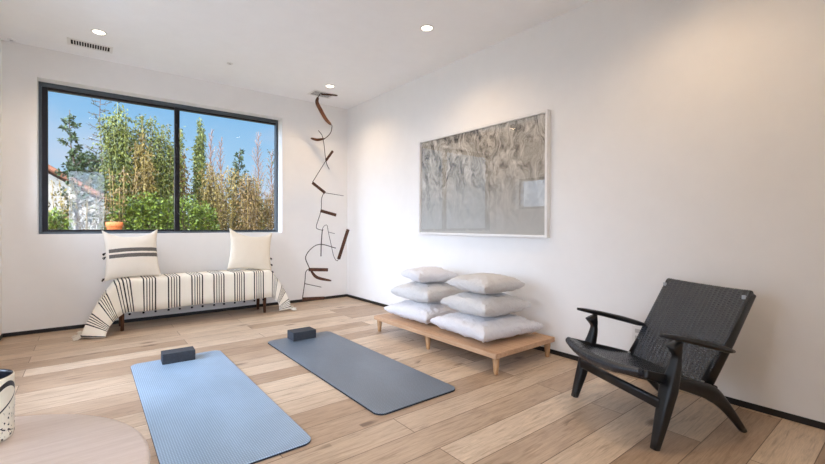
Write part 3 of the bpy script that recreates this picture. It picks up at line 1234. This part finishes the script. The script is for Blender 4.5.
b = bmesh.new()
sweep(b, [CP(-.292, .040, .205), CP(.292, .040, .205)], (.012, .025), (0, 1, 0), 12, 4)
obj('front_stretcher', b, LQ, chair, True)
b = bmesh.new()
sweep(b, [CP(-.255, .352, .232), CP(.255, .352, .232)], (.013, .016), (0, 1, 0), 12, 3)
obj('rear_rail', b, LQ, chair, True)


def weave(w, s, cw=.026, cs=.0135):
    i = floor(w / cw)
    fw_ = w / cw - i
    off = .5 * (i % 2)
    j = s / cs + off
    fs = j - floor(j)
    return sin(pi * fw_) ** .6 * (.35 + .65 * sin(pi * fs) ** .8)


def woven_panel(name, centre, normal, half_w, s_len, thick, nu, nv, amp=.0042):
    """closed cord panel: centre(w,s) midline point, normal vec, wrapped around both ends"""
    bb = bmesh.new()
    loop = []
    seg_r = 10
    for j in range(nv + 1):
        loop.append(('t', s_len * j / nv))
    for k in range(1, seg_r):
        loop.append(('e', k / seg_r))
    for j in range(nv // 3 + 1):
        loop.append(('b', s_len * (1 - j / (nv // 3))))
    for k in range(1, seg_r):
        loop.append(('f', k / seg_r))
    rows = []
    for i in range(nu + 1):
        w = -half_w + 2 * half_w * i / nu
        row = []
        for kind, val in loop:
            if kind in ('t', 'b'):
                s = val
                sg = 1 if kind == 't' else -1
                p = centre(w, s)
                n_ = normal(w, s) * sg
                p = p + n_ * (thick(w, s) / 2 + amp * weave(w + .5, s))
            else:
                s = s_len if kind == 'e' else 0.0
                p0 = centre(w, s)
                nn = normal(w, s)
                d = (centre(w, s) - centre(w, s + (-.01 if kind == 'e' else .01))).normalized()
                a = pi * val
                if kind == 'f':
                    a = pi + pi * val
                    dirv = nn * cos(a) + d * abs(sin(a))
                else:
                    dirv = nn * cos(a) + d * abs(sin(a))
                p = p0 + dirv * (thick(w, s) / 2 + amp * (weave(w + .5, s) * .3 + .7 * sin(pi * ((w + .5) / .013 % 1))))
            row.append(bb.verts.new(p))
        rows.append(row)
    n = len(loop)
    for i in range(nu):
        for k in range(n):
            k2 = (k + 1) % n
            bb.faces.new((rows[i][k], rows[i + 1][k], rows[i + 1][k2], rows[i][k2]))
    bb.faces.new(list(reversed(rows[0])))
    bb.faces.new(rows[-1])
    return obj(name, bb, M['cord'], chair, True)


def seat_c(w, s):
    k = s / .450
    k0 = max(0, 1 - k)
    cw = 1 - (w / .282) ** 2
    v = -.062 + .445 * k - .040 * cw * k0 ** 2
    z = .362 - .118 * k - .028 * sin(pi * min(1, max(0, k))) * (0.5 + .5 * cw) - .024 * cw * k0
    return Vector(CP(w, v, z))


def num_normal(c):
    def f(w, s):
        a = c(w, s + .004) - c(w, s - .004)
        d = c(w + .004, s) - c(w - .004, s)
        n_ = d.cross(a)
        if n_.z < 0:
            n_ = -n_
        return n_.normalized()
    return f


def seat_t(w, s):
    k = max(0, 1 - s / .12)
    return .020 + .034 * k * (1 - .65 * (w / .282) ** 2)


woven_panel('seat', seat_c, num_normal(seat_c), .282, .450, seat_t, 104, 110)


def back_c(w, s):
    k = s / .545
    cw = 1 - (w / .25) ** 2
    v = .350 + .290 * k + .014 * cw * (0.4 + .6 * k)
    z = .236 + .464 * k - .006 * cw * k
    return Vector(CP(w, v, z))


def back_n(w, s):
    n_ = Vector((0, .481, .303)).normalized()
    return n_


woven_panel('backrest', back_c, back_n, .256, .545, lambda w, s: .026, 120, 180, .0062)
for s in (-1, 1):
    for (v, z) in ((.345, .262), (.606, .682)):
        b = bmesh.new()
        c = Vector(CP(s * .246, v, z))
        bx(b, c - Vector((.009, .005, .010)), c + Vector((.009, .005, .010)), .002, 2)
        o = obj('rail_end_glint', b, M['peg'], chair)
        o['label'] = 'chair rail end with painted glint'

# ------------------------------------------------------------------ round table and vase
tc = (-.375, 1.385)
tb = thing('coffee_table', 'round pale wooden coffee table in the front left corner', 'table', (tc[0], tc[1], 0))
b = bmesh.new()
R = .513
lathe(b, [(0, .420), (R - .012, .420), (R - .005, .4185), (R - .001, .414), (R, .408), (R - .002, .396), (R - .014, .376), (R - .03, .371), (0, .371)], 96)
obj('tabletop', b, M['table'], tb, True)
for k in range(4):
    a = radians(40 + 90 * k)
    b = bmesh.new()
    sweep(b, [(.36 * cos(a), .36 * sin(a), 0), (.30 * cos(a), .30 * sin(a), .371)], [(.016, .016), (.026, .026)], (1, 0, 0), 16)
    obj('leg', b, M['table_edge'], tb, True)

b = bmesh.new()
lathe(b, [(0, 0), (.070, 0), (.077, .004), (.080, .014), (.081, .10), (.0805, .180), (.0795, .1835), (.0775, .1850), (.0755, .1835), (.074, .176),
          (.074, .02), (.068, .012), (0, .010)], 72, mat_from=7)
vz = obj('vase', b, [M['vase'], M['vase_in']], None, True)
vz.location = (-.252, 1.702, .4205)
tag(vz, 'cream ceramic vase with black brush lines and specks on the round table', 'vase')

# ------------------------------------------------------------------ the garden outside
GZ = -.4
struct('ground', box((-40, YB + .6, GZ - .1), (60, 80, GZ)), M['soil'])
bm = bmesh.new()
bx(bm, (-30, -30, GZ), (20, YF - T - .01, -.03))
bx(bm, (-30, YF - T - .01, GZ), (XL - T - .01, YB + .6, -.03))
struct('bounce_patio', bm, M['concrete'])  # unseen pale paving added to bounce daylight up to the ceiling

house = thing('house', 'white stucco house with a terracotta roof seen behind the garden at far left', 'house', (-3.0, 20, GZ))


def HB(lo, hi, m, name, bev=0):
    return obj(name, box([lo[0] + 3.0, lo[1] - 20, lo[2] - GZ], [hi[0] + 3.0, hi[1] - 20, hi[2] - GZ], bev), m, house)


rp0, rp1 = Vector((-4.2, 0, 4.81)), Vector((1.35, 0, 1.333))     # the rake line falling to the right
b = bmesh.new()
ptsF = [(-8, GZ), (1.0, GZ), (1.0, 1.40), (-4.2, 4.66), (-8, 2.3)]
for yy in (17.15, 24):
    pass
vf = [b.verts.new((x + 3.0, 17.15 - 20, z - GZ)) for x, z in ptsF]
vb_ = [b.verts.new((x + 3.0, 19.5 - 20, z - GZ)) for x, z in ptsF]
b.faces.new(vf)
b.faces.new(list(reversed(vb_)))
for i in range(5):
    b.faces.new((vf[i], vf[(i + 1) % 5], vb_[(i + 1) % 5], vb_[i]))
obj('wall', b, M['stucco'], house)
b = bmesh.new()
dirr = (rp1 - rp0).normalized()
nrm = Vector((dirr.z * -1, 0, dirr.x))
L = (rp1 - rp0).length
ncol = 26
for k in range(9):                                             # barrel tiles running down the slope
    y = 16.85 + .16 + k * .30
    sweep(b, [rp0 + Vector((3.0, y - 20, -GZ)) + nrm * .02, rp1 + Vector((3.0, y - 20, -GZ)) + nrm * .02], [(.155, .085)] * 2, (0, 1, 0), 10)
obj('roof', b, M['tile'], house)
HB((-1.0, 17.10, .2), (-.55, 17.16, 1.25), M['railglass'], 'window_glass')
HB((-1.05, 17.12, .15), (-.5, 17.15, 1.30), M['timber'], 'window_frame')

pot = thing('garden_planter', 'orange terracotta planter on a garden wall just beyond the sill', 'planter', (.447, 10.68, .55))
b = bmesh.new()
lathe(b, [(0, 0), (.10, 0), (.125, .30), (.135, .44), (.15, .45), (.15, .535), (.125, .545), (.12, .50), (0, .48)], 32)
obj('pot', b, M['clay'], pot, True)
b = bmesh.new()
lathe(b, [(0, .482), (.12, .482), (.10, .52), (.04, .545), (0, .55)], 24)
obj('soil', b, M['stucco'], pot, True)
gw = box((-1.5, 10.52, GZ), (2.2, 10.84, .55), .01)
tag(obj('garden_wall', gw, M['timber']), 'low garden wall carrying the terracotta planter outside the window', 'wall')


def leaf(bb, p, d, size, aspect=.28):
    d = d.normalized()
    s = d.cross(Vector((random.uniform(-1, 1), random.uniform(-1, 1), random.uniform(-.4, 1)))).normalized()
    w = size * aspect
    n_ = d.cross(s) * w * .35
    a = bb.verts.new(p)
    c = bb.verts.new(p + d * size)
    l_ = bb.verts.new(p + d * size * .4 + s * w + n_)
    r_ = bb.verts.new(p + d * size * .4 - s * w + n_)
    bb.faces.new((a, r_, c, l_))


def rv():
    return Vector((random.gauss(0, 1), random.gauss(0, 1), random.gauss(0, 1))).normalized()


def bamboo(x, y, ztop, label, nst=9, spread=.35, nleaf=900, size=.16, mats=('lf_mid', 'st_green'), low=.25, lean=(0, 0), width=.32, name='bamboo', aspect=.22):
    t = thing(name, label, 'bamboo', (x, y, GZ))
    sb, fb = bmesh.new(), bmesh.new()
    H = ztop - GZ
    size *= .62
    nst = int(nst * 1.4)
    per = int(nleaf * 2.6) // nst
    for k in range(nst):
        a = random.uniform(0, 2 * pi)
        r = spread * sqrt(random.random())
        hk = H * (random.uniform(.72, 1.0) if k else 1.0)
        bx_, by_ = r * cos(a) * .6, r * sin(a) * .6
        ex, ey = r * cos(a) * 1.2 + lean[0] * (hk / H) ** 2, r * sin(a) * 1.2 + lean[1]
        if k == 0:
            ex, ey = lean[0], lean[1]
        P = []
        for i in range(9):
            s = i / 8
            P.append(Vector((bx_ + (ex - bx_) * s ** 1.7, by_ + (ey - by_) * s ** 1.7, hk * s * .985)))
        sweep(sb, P, [.013 * (1 - .75 * i / 8) + .002 for i in range(9)], (1, 0, 0), 6)
        for _ in range(per):
            s = low + (1 - low) * random.random() ** .85
            i = min(7, int(s * 8))
            p = P[i].lerp(P[i + 1], s * 8 - i)
            ww = width * (1.15 - .85 * s)
            q_ = p + Vector((random.gauss(0, ww * .5), random.gauss(0, ww * .5), random.uniform(-.10, .06)))
            q_.z = min(q_.z, H)
            d = (q_ - p) * .6 + rv() * .25 + Vector((0, 0, -.25))
            leaf(fb, q_, d, size * random.uniform(.6, 1.2), aspect)
    obj('canes', sb, M[mats[1]], t, True)
    obj('foliage', fb, M[mats[0]], t)
    return t


def bare_tree(x, y, ztop, label, m='bark_p', branches=26, up=.8, length=.7, leaves=0, lm='lf_dark', drop=0.0, name='bare_tree', size=.11, lean=0.0, start=.3):
    t = thing(name, label, 'tree', (x, y, GZ))
    b = bmesh.new()
    fb = bmesh.new()
    H = ztop - GZ
    tr = [Vector((lean * (i / 10) ** 1.5 + .03 * sin(i * 1.3), .03 * cos(i * 1.7), H * i / 10)) for i in range(11)]
    sweep(b, tr, [.035 * (1 - i / 10.5) + .005 for i in range(11)], (1, 0, 0), 6)
    ends = []
    branches = int(branches * 1.5)
    for k in range(branches):
        s = start + (.97 - start) * k / branches
        i = min(9, int(s * 10))
        p = tr[i].lerp(tr[i + 1], s * 10 - i)
        a = k * 2.4 + random.uniform(-.4, .4)
        ln = length * (1.15 - s) * random.uniform(.7, 1.2)
        d = Vector((cos(a), sin(a), up)).normalized()
        m1 = p + d * ln * .5
        e = p + d * ln + Vector((0, 0, .12 * ln - drop * ln))
        sweep(b, [p, m1, e], [.011, .008, .004], (0, 0, 1), 5)
        ends.append((m1, e))
        for q_ in range(4):
            f = .35 + .16 * q_
            st = p.lerp(e, f)
            dd = (d + rv() * .75).normalized()
            e2 = st + dd * ln * .38
            sweep(b, [st, e2], [.006, .003], (0, 0, 1), 4)
            ends.append((st, e2))
    obj('branches', b, M[m], t, True)
    if leaves:
        size *= .6
        for _ in range(int(leaves * 2.2)):
            p, e = random.choice(ends)
            q_ = p.lerp(e, random.uniform(.3, 1.05)) + rv() * .03
            leaf(fb, q_, rv() + Vector((0, 0, -.3)), size * random.uniform(.6, 1.2), .3)
        obj('foliage', fb, M[lm], t)
    else:
        fb.free()
    return t


def shrub(x, y, zb, ztop, w, label, mats='lf_green', n=900, size=.13, dens=1.0, name='shrub', aspect=.34):
    t = thing(name, label, 'shrub', (x, y, GZ))
    sb, fb = bmesh.new(), bmesh.new()
    H = ztop - GZ
    size *= .62
    n = int(n * 2.4)
    z0 = max(.05, zb - GZ)
    for k in range(9):
        a = 2 * pi * k / 9
        e = Vector((w * .6 * cos(a), w * .6 * sin(a), H * random.uniform(.6, .9)))
        sweep(sb, [(0, 0, 0), (e.x * .3, e.y * .3, e.z * .5), e], [.022, .014, .005], (1, 0, 0), 5)
    for _ in range(n):
        d = rv()
        rr = random.uniform(.55, 1.0)
        lump = 1 + .28 * mnoise.noise(d * 2.3 + Vector((x, y, 0)))
        p = Vector((d.x * w * rr * lump, d.y * w * rr * lump, (z0 + H) / 2 + d.z * (H - z0) / 2 * rr * min(lump, 1.02)))
        leaf(fb, p, d + rv() * .8, size * random.uniform(.6, 1.2), aspect)
    obj('stems', sb, M['bark'], t, True)
    obj('foliage', fb, M[mats], t)
    return t


# left pane
bare_tree(-.12, 12.0, 3.60, 'slender dark-leaved bamboo leaning left above the house roof, left pane', 'bark', 16, .9, .55, 420, 'lf_dark', 0, 'slender_tree', .15, -.20, .35)
bare_tree(0.31, 15.00, 4.97, 'thin bare tree with level feathery branches in the left pane', 'bark', 34, .12, 1.0, 160, 'lf_dark', .05, 'bare_tree', .08, 0, .25)
shrub(-.02, 21.4, 1.6, 4.0, .75, 'dark rounded tree behind the glass railing in the left pane', 'lf_dark', 1500, .2, name='round_tree')
bamboo(.74, 12.3, 4.08, 'tallest dense green bamboo in the left pane, leaning left at its tip', 14, .30, 3000, .16, ('lf_mid', 'st_green'), .2, (-.16, 0), .46)
bamboo(1.02, 12.0, 3.45, 'golden-stemmed bamboo in front of the tallest green bamboo', 9, .24, 700, .15, ('lf_gold', 'st_gold'), .3, (.05, 0), .28)
bamboo(1.26, 12.6, 3.93, 'full yellow-green bamboo midway between the tallest bamboo and the mullion', 13, .28, 2600, .15, ('lf_mid', 'st_gold'), .2, (.02, 0), .42)
bamboo(1.63, 12.6, 3.78, 'olive bamboo just left of the window mullion', 12, .27, 2000, .15, ('lf_mid', 'st_gold'), .25, (.05, 0), .3)
bamboo(.62, 11.7, 2.45, 'short bronze bamboo in front of the house wall', 9, .32, 420, .13, ('lf_brown', 'st_gold'), .15, (.05, 0), .28)
bamboo(.05, 11.9, 2.20, 'thin bronze bamboo screen in front of the glass railing', 7, .36, 240, .12, ('lf_brown', 'st_gold'), .2, (0, 0), .25)
bamboo(-.48, 11.8, 2.05, 'sparse golden bamboo at the far left of the left pane', 6, .25, 260, .13, ('lf_gold', 'st_gold'), .15, (0, 0), .25)
shrub(-.52, 11.45, .3, 1.36, .28, 'yellow-green shrub at the lower left corner of the window', 'lf_green', 700, .11)
shrub(.72, 11.6, .2, 1.75, .36, 'leafy green shrub behind the terracotta planter', 'lf_green', 1000, .12)
shrub(1.12, 11.55, .2, 1.85, .36, 'bright green shrub left of the mullion behind the sill', 'lf_green', 1000, .12)
shrub(1.50, 11.6, .2, 1.72, .34, 'bright green shrub touching the mullion on its left', 'lf_green', 950, .12)
# right pane
bamboo(2.50, 13.2, 4.18, 'tall ivy-green column of bamboo rising above the thicket in the right pane', 8, .10, 1500, .17, ('lf_mid', 'st_green'), .45, (.06, 0), .20)
bamboo(2.06, 12.9, 3.45, 'golden bamboo just right of the window mullion', 9, .22, 1000, .15, ('lf_brown', 'st_gold'), .2, (-.12, 0), .3)
bamboo(2.70, 12.6, 2.85, 'rounded golden bamboo below the green column', 10, .28, 1200, .15, ('lf_gold', 'st_gold'), .2, (0, 0), .33)
bare_tree(3.48, 16.00, 4.47, 'bare pinkish tree right of the green column', 'bark_p', 34, 1.6, .9, 0)
bare_tree(3.47, 14.60, 3.94, 'bare pinkish tree midway along the right pane', 'bark_p', 30, 1.9, .8, 0)
bare_tree(3.36, 12.1, 3.20, 'small dark-leaved tree in the middle of the right pane', 'bark', 18, 1.2, .7, 420, 'lf_dark', 0, 'leafy_tree', .13)
bare_tree(4.99, 15.60, 4.51, 'tall bare pinkish tree towards the right edge of the window', 'bark_p', 36, 1.7, .95, 0)
bare_tree(5.08, 14.40, 3.69, 'bare twiggy tree closest to the right edge of the window', 'bark_p', 30, 1.5, .8, 60, 'lf_dark')
bamboo(3.02, 12.0, 2.72, 'low golden bamboo under the bare pinkish trees', 10, .3, 1000, .14, ('lf_gold', 'st_gold'), .12, (0, 0), .3)
bamboo(3.48, 11.7, 2.50, 'bronze bamboo under the small dark-leaved tree', 10, .3, 1000, .14, ('lf_brown', 'st_gold'), .12, (0, 0), .3)
bamboo(3.90, 12.2, 2.50, 'golden bamboo behind the plain pillow', 10, .3, 950, .14, ('lf_gold', 'st_gold'), .12, (0, 0), .3)
bamboo(4.33, 12.0, 2.32, 'bronze bamboo at the right edge of the window', 10, .3, 950, .14, ('lf_brown', 'st_gold'), .12, (0, 0), .3)
shrub(1.92, 11.5, .2, 1.80, .36, 'bright green shrub touching the mullion on its right', 'lf_green', 1000, .12)
shrub(2.32, 11.5, .2, 1.62, .34, 'green shrub in the lower middle of the window, left of the golden bamboo', 'lf_green', 900, .12)
shrub(4.10, 19.00, .3, 2.55, .68, 'brown-green hedge filling the back of the thicket, right pane', 'lf_brown', 1700, .2, name='hedge')
shrub(5.76, 19.00, .3, 2.37, .72, 'brown-green hedge behind the bare trees at the right edge', 'lf_mid', 1500, .2, name='hedge')
shrub(2.50, 19.00, .3, 3.13, .60, 'olive hedge behind the mullion', 'lf_mid', 1500, .2, name='hedge')

# ------------------------------------------------------------------ light
def lamp(kind, name, loc, energy, color, rot=(0, 0, 0), **kw):
    d = bpy.data.lights.new(name, kind)
    d.energy = energy
    d.color = color
    for k, v in kw.items():
        setattr(d, k, v)
    o = bpy.data.objects.new(name, d)
    COL.objects.link(o)
    o.location = loc
    o.rotation_euler = rot
    return o


SKY_FILL = 15.5
LAMP = 37
WARM = (1.0, .71, .42)
for (x, y) in ((.082, 4.568), (2.288, 2.705), (2.321, 4.57), (.05, 2.70), (2.29, .84), (.05, .84)):
    lamp('SPOT', 'downlight_beam', (x, y, ZC - .012), LAMP, WARM, spot_size=radians(145), spot_blend=.8, shadow_soft_size=.045)

sund = Vector((.55, -.65, .53)).normalized()
s = lamp('SUN', 'sun', (0, 0, 12), 3.0, (1.0, .82, .58), angle=.01)
s.rotation_euler = sund.to_track_quat('Z', 'Y').to_euler()

# portals help the sampling of sky light through the openings
def portal(name, loc, rot, sx, sy):
    o = lamp('AREA', name, loc, 1, (1, 1, 1), rot, shape='RECTANGLE', size=sx, size_y=sy)
    o.data.cycles.is_portal = True


portal('sky_portal', ((wx0 + wx1) / 2, YB + .26, (wz0 + wz1) / 2), (radians(-90), 0, 0), wx1 - wx0, wz1 - wz0)
portal('sky_portal', (XN - .26, (ly0 + ly1) / 2, (lz0 + lz1) / 2), (0, radians(-90), 0), lz1 - lz0, ly1 - ly0)
portal('sky_portal', (XL - .26, (ay0 + ay1) / 2, (az0 + az1) / 2), (0, radians(-90), 0), az1 - az0, ay1 - ay0)
for a_, b_ in fops:
    portal('sky_portal', ((a_ + b_) / 2, YF - .26, fz1 / 2), (radians(90), 0, 0), b_ - a_, fz1)
portal('sky_portal', (XN - .26, (ny0 + ny1) / 2, (nz0 + nz1) / 2), (0, radians(-90), 0), nz1 - nz0, ny1 - ny0)

w = bpy.data.worlds.new('sky')
SC.world = w
w.use_nodes = True
t = w.node_tree
t.nodes.clear()
out = t.nodes.new('ShaderNodeOutputWorld')
bg = t.nodes.new('ShaderNodeBackground')
t.links.new(bg.outputs[0], out.inputs[0])
tcn = t.nodes.new('ShaderNodeTexCoord')
sep = t.nodes.new('ShaderNodeSeparateXYZ')
t.links.new(tcn.outputs['Generated'], sep.inputs[0])
rmp = t.nodes.new('ShaderNodeValToRGB')
els = rmp.color_ramp.elements
els[0].position, els[0].color = 0.0, lin('#CFE2F1')
els[1].position, els[1].color = 0.55, lin('#4F97D6')
e = els.new(.12); e.color = lin('#A6CDEC')
e = els.new(.30); e.color = lin('#6CAEE2')
t.links.new(sep.outputs[2], rmp.inputs[0])
nz = t.nodes.new('ShaderNodeTexNoise')
nz.inputs['Scale'].default_value = 3.2
nz.inputs['Detail'].default_value = 5
mpn = t.nodes.new('ShaderNodeMapping')
mpn.inputs['Scale'].default_value = (1, 1, 3.5)
t.links.new(tcn.outputs['Generated'], mpn.inputs[0])
t.links.new(mpn.outputs[0], nz.inputs['Vector'])
cr = t.nodes.new('ShaderNodeValToRGB')
cr.color_ramp.elements[0].position = .48
cr.color_ramp.elements[1].position = .72
t.links.new(nz.outputs[0], cr.inputs[0])
mx = t.nodes.new('ShaderNodeMix')
mx.data_type = 'RGBA'
mc = t.nodes.new('ShaderNodeMath')
mc.operation = 'MULTIPLY'
mc.inputs[1].default_value = .55
t.links.new(cr.outputs[0], mc.inputs[0])
t.links.new(mc.outputs[0], mx.inputs[0])
t.links.new(rmp.outputs[0], mx.inputs[6])
mx.inputs[7].default_value = lin('#D2D6E6')
# bright sky lobes, left and behind the camera, added to light the room
dot = t.nodes.new('ShaderNodeVectorMath')
dot.operation = 'DOT_PRODUCT'
t.links.new(tcn.outputs['Generated'], dot.inputs[0])
dot.inputs[1].default_value = Vector((-.74, -.34, .58)).normalized()
mr = t.nodes.new('ShaderNodeMapRange')
mr.interpolation_type = 'SMOOTHSTEP'
mr.inputs['From Min'].default_value = .35
mr.inputs['From Max'].default_value = .95
mr.inputs['To Min'].default_value = 0.0
mr.inputs['To Max'].default_value = SKY_FILL
t.links.new(dot.outputs['Value'], mr.inputs['Value'])
hz = t.nodes.new('ShaderNodeMix')
hz.data_type = 'RGBA'
hz.blend_type = 'MULTIPLY'
hz.inputs[0].default_value = 1.0
hz.inputs[6].default_value = (.79, .95, 1.22, 1)
dot2 = t.nodes.new('ShaderNodeVectorMath')
dot2.operation = 'DOT_PRODUCT'
t.links.new(tcn.outputs['Generated'], dot2.inputs[0])
dot2.inputs[1].default_value = Vector((-.05, -.95, .22)).normalized()
mr2 = t.nodes.new('ShaderNodeMapRange')
mr2.interpolation_type = 'SMOOTHSTEP'
mr2.inputs['From Min'].default_value = .80
mr2.inputs['From Max'].default_value = 1.0
mr2.inputs['To Min'].default_value = 0.0
mr2.inputs['To Max'].default_value = 9.0
t.links.new(dot2.outputs['Value'], mr2.inputs['Value'])
sm = t.nodes.new('ShaderNodeMath')
sm.operation = 'ADD'
t.links.new(mr.outputs[0], sm.inputs[0])
t.links.new(mr2.outputs[0], sm.inputs[1])
t.links.new(sm.outputs[0], hz.inputs[7])
ad = t.nodes.new('ShaderNodeMix')
ad.data_type = 'RGBA'
ad.blend_type = 'ADD'
ad.inputs[0].default_value = 1.0
t.links.new(mx.outputs[2], ad.inputs[6])
t.links.new(hz.outputs[2], ad.inputs[7])
t.links.new(ad.outputs[2], bg.inputs[0])
bg.inputs[1].default_value = 1.0

# ------------------------------------------------------------------ camera
yaw, pitch, roll = 0.6686, -0.0062, -0.0034
c_, s_ = cos(yaw), sin(yaw)
cp_, sp_ = cos(pitch), sin(pitch)
fwd = Vector((s_ * cp_, c_ * cp_, sp_))
rt = Vector((c_, -s_, 0))
up = Vector((-s_ * sp_, -c_ * sp_, cp_))
r2 = rt * cos(roll) - up * sin(roll)
u2 = rt * sin(roll) + up * cos(roll)
cam = bpy.data.cameras.new('camera')
cam.sensor_width = 36
cam.lens = 411.57 / 825 * 36
cam.shift_y = (227.634 - 232) / 825
cam.clip_start = .02
cam.clip_end = 300
co = bpy.data.objects.new('camera', cam)
COL.objects.link(co)
mat4 = Matrix((( r2.x, u2.x, -fwd.x, 0), (r2.y, u2.y, -fwd.y, 0), (r2.z, u2.z, -fwd.z, 1.05), (0, 0, 0, 1)))
co.matrix_world = mat4
SC.camera = co

vs = SC.view_settings
vs.view_transform = 'Standard'
vs.look = 'None'
vs.gamma = 1.0
vs.use_curve_mapping = False
vs.exposure = 0.12
SC.cycles.use_denoising = True
SC.cycles.max_bounces = 10
SC.cycles.diffuse_bounces = 6
SC.cycles.transparent_max_bounces = 24
SC.cycles.sample_clamp_indirect = 6.0
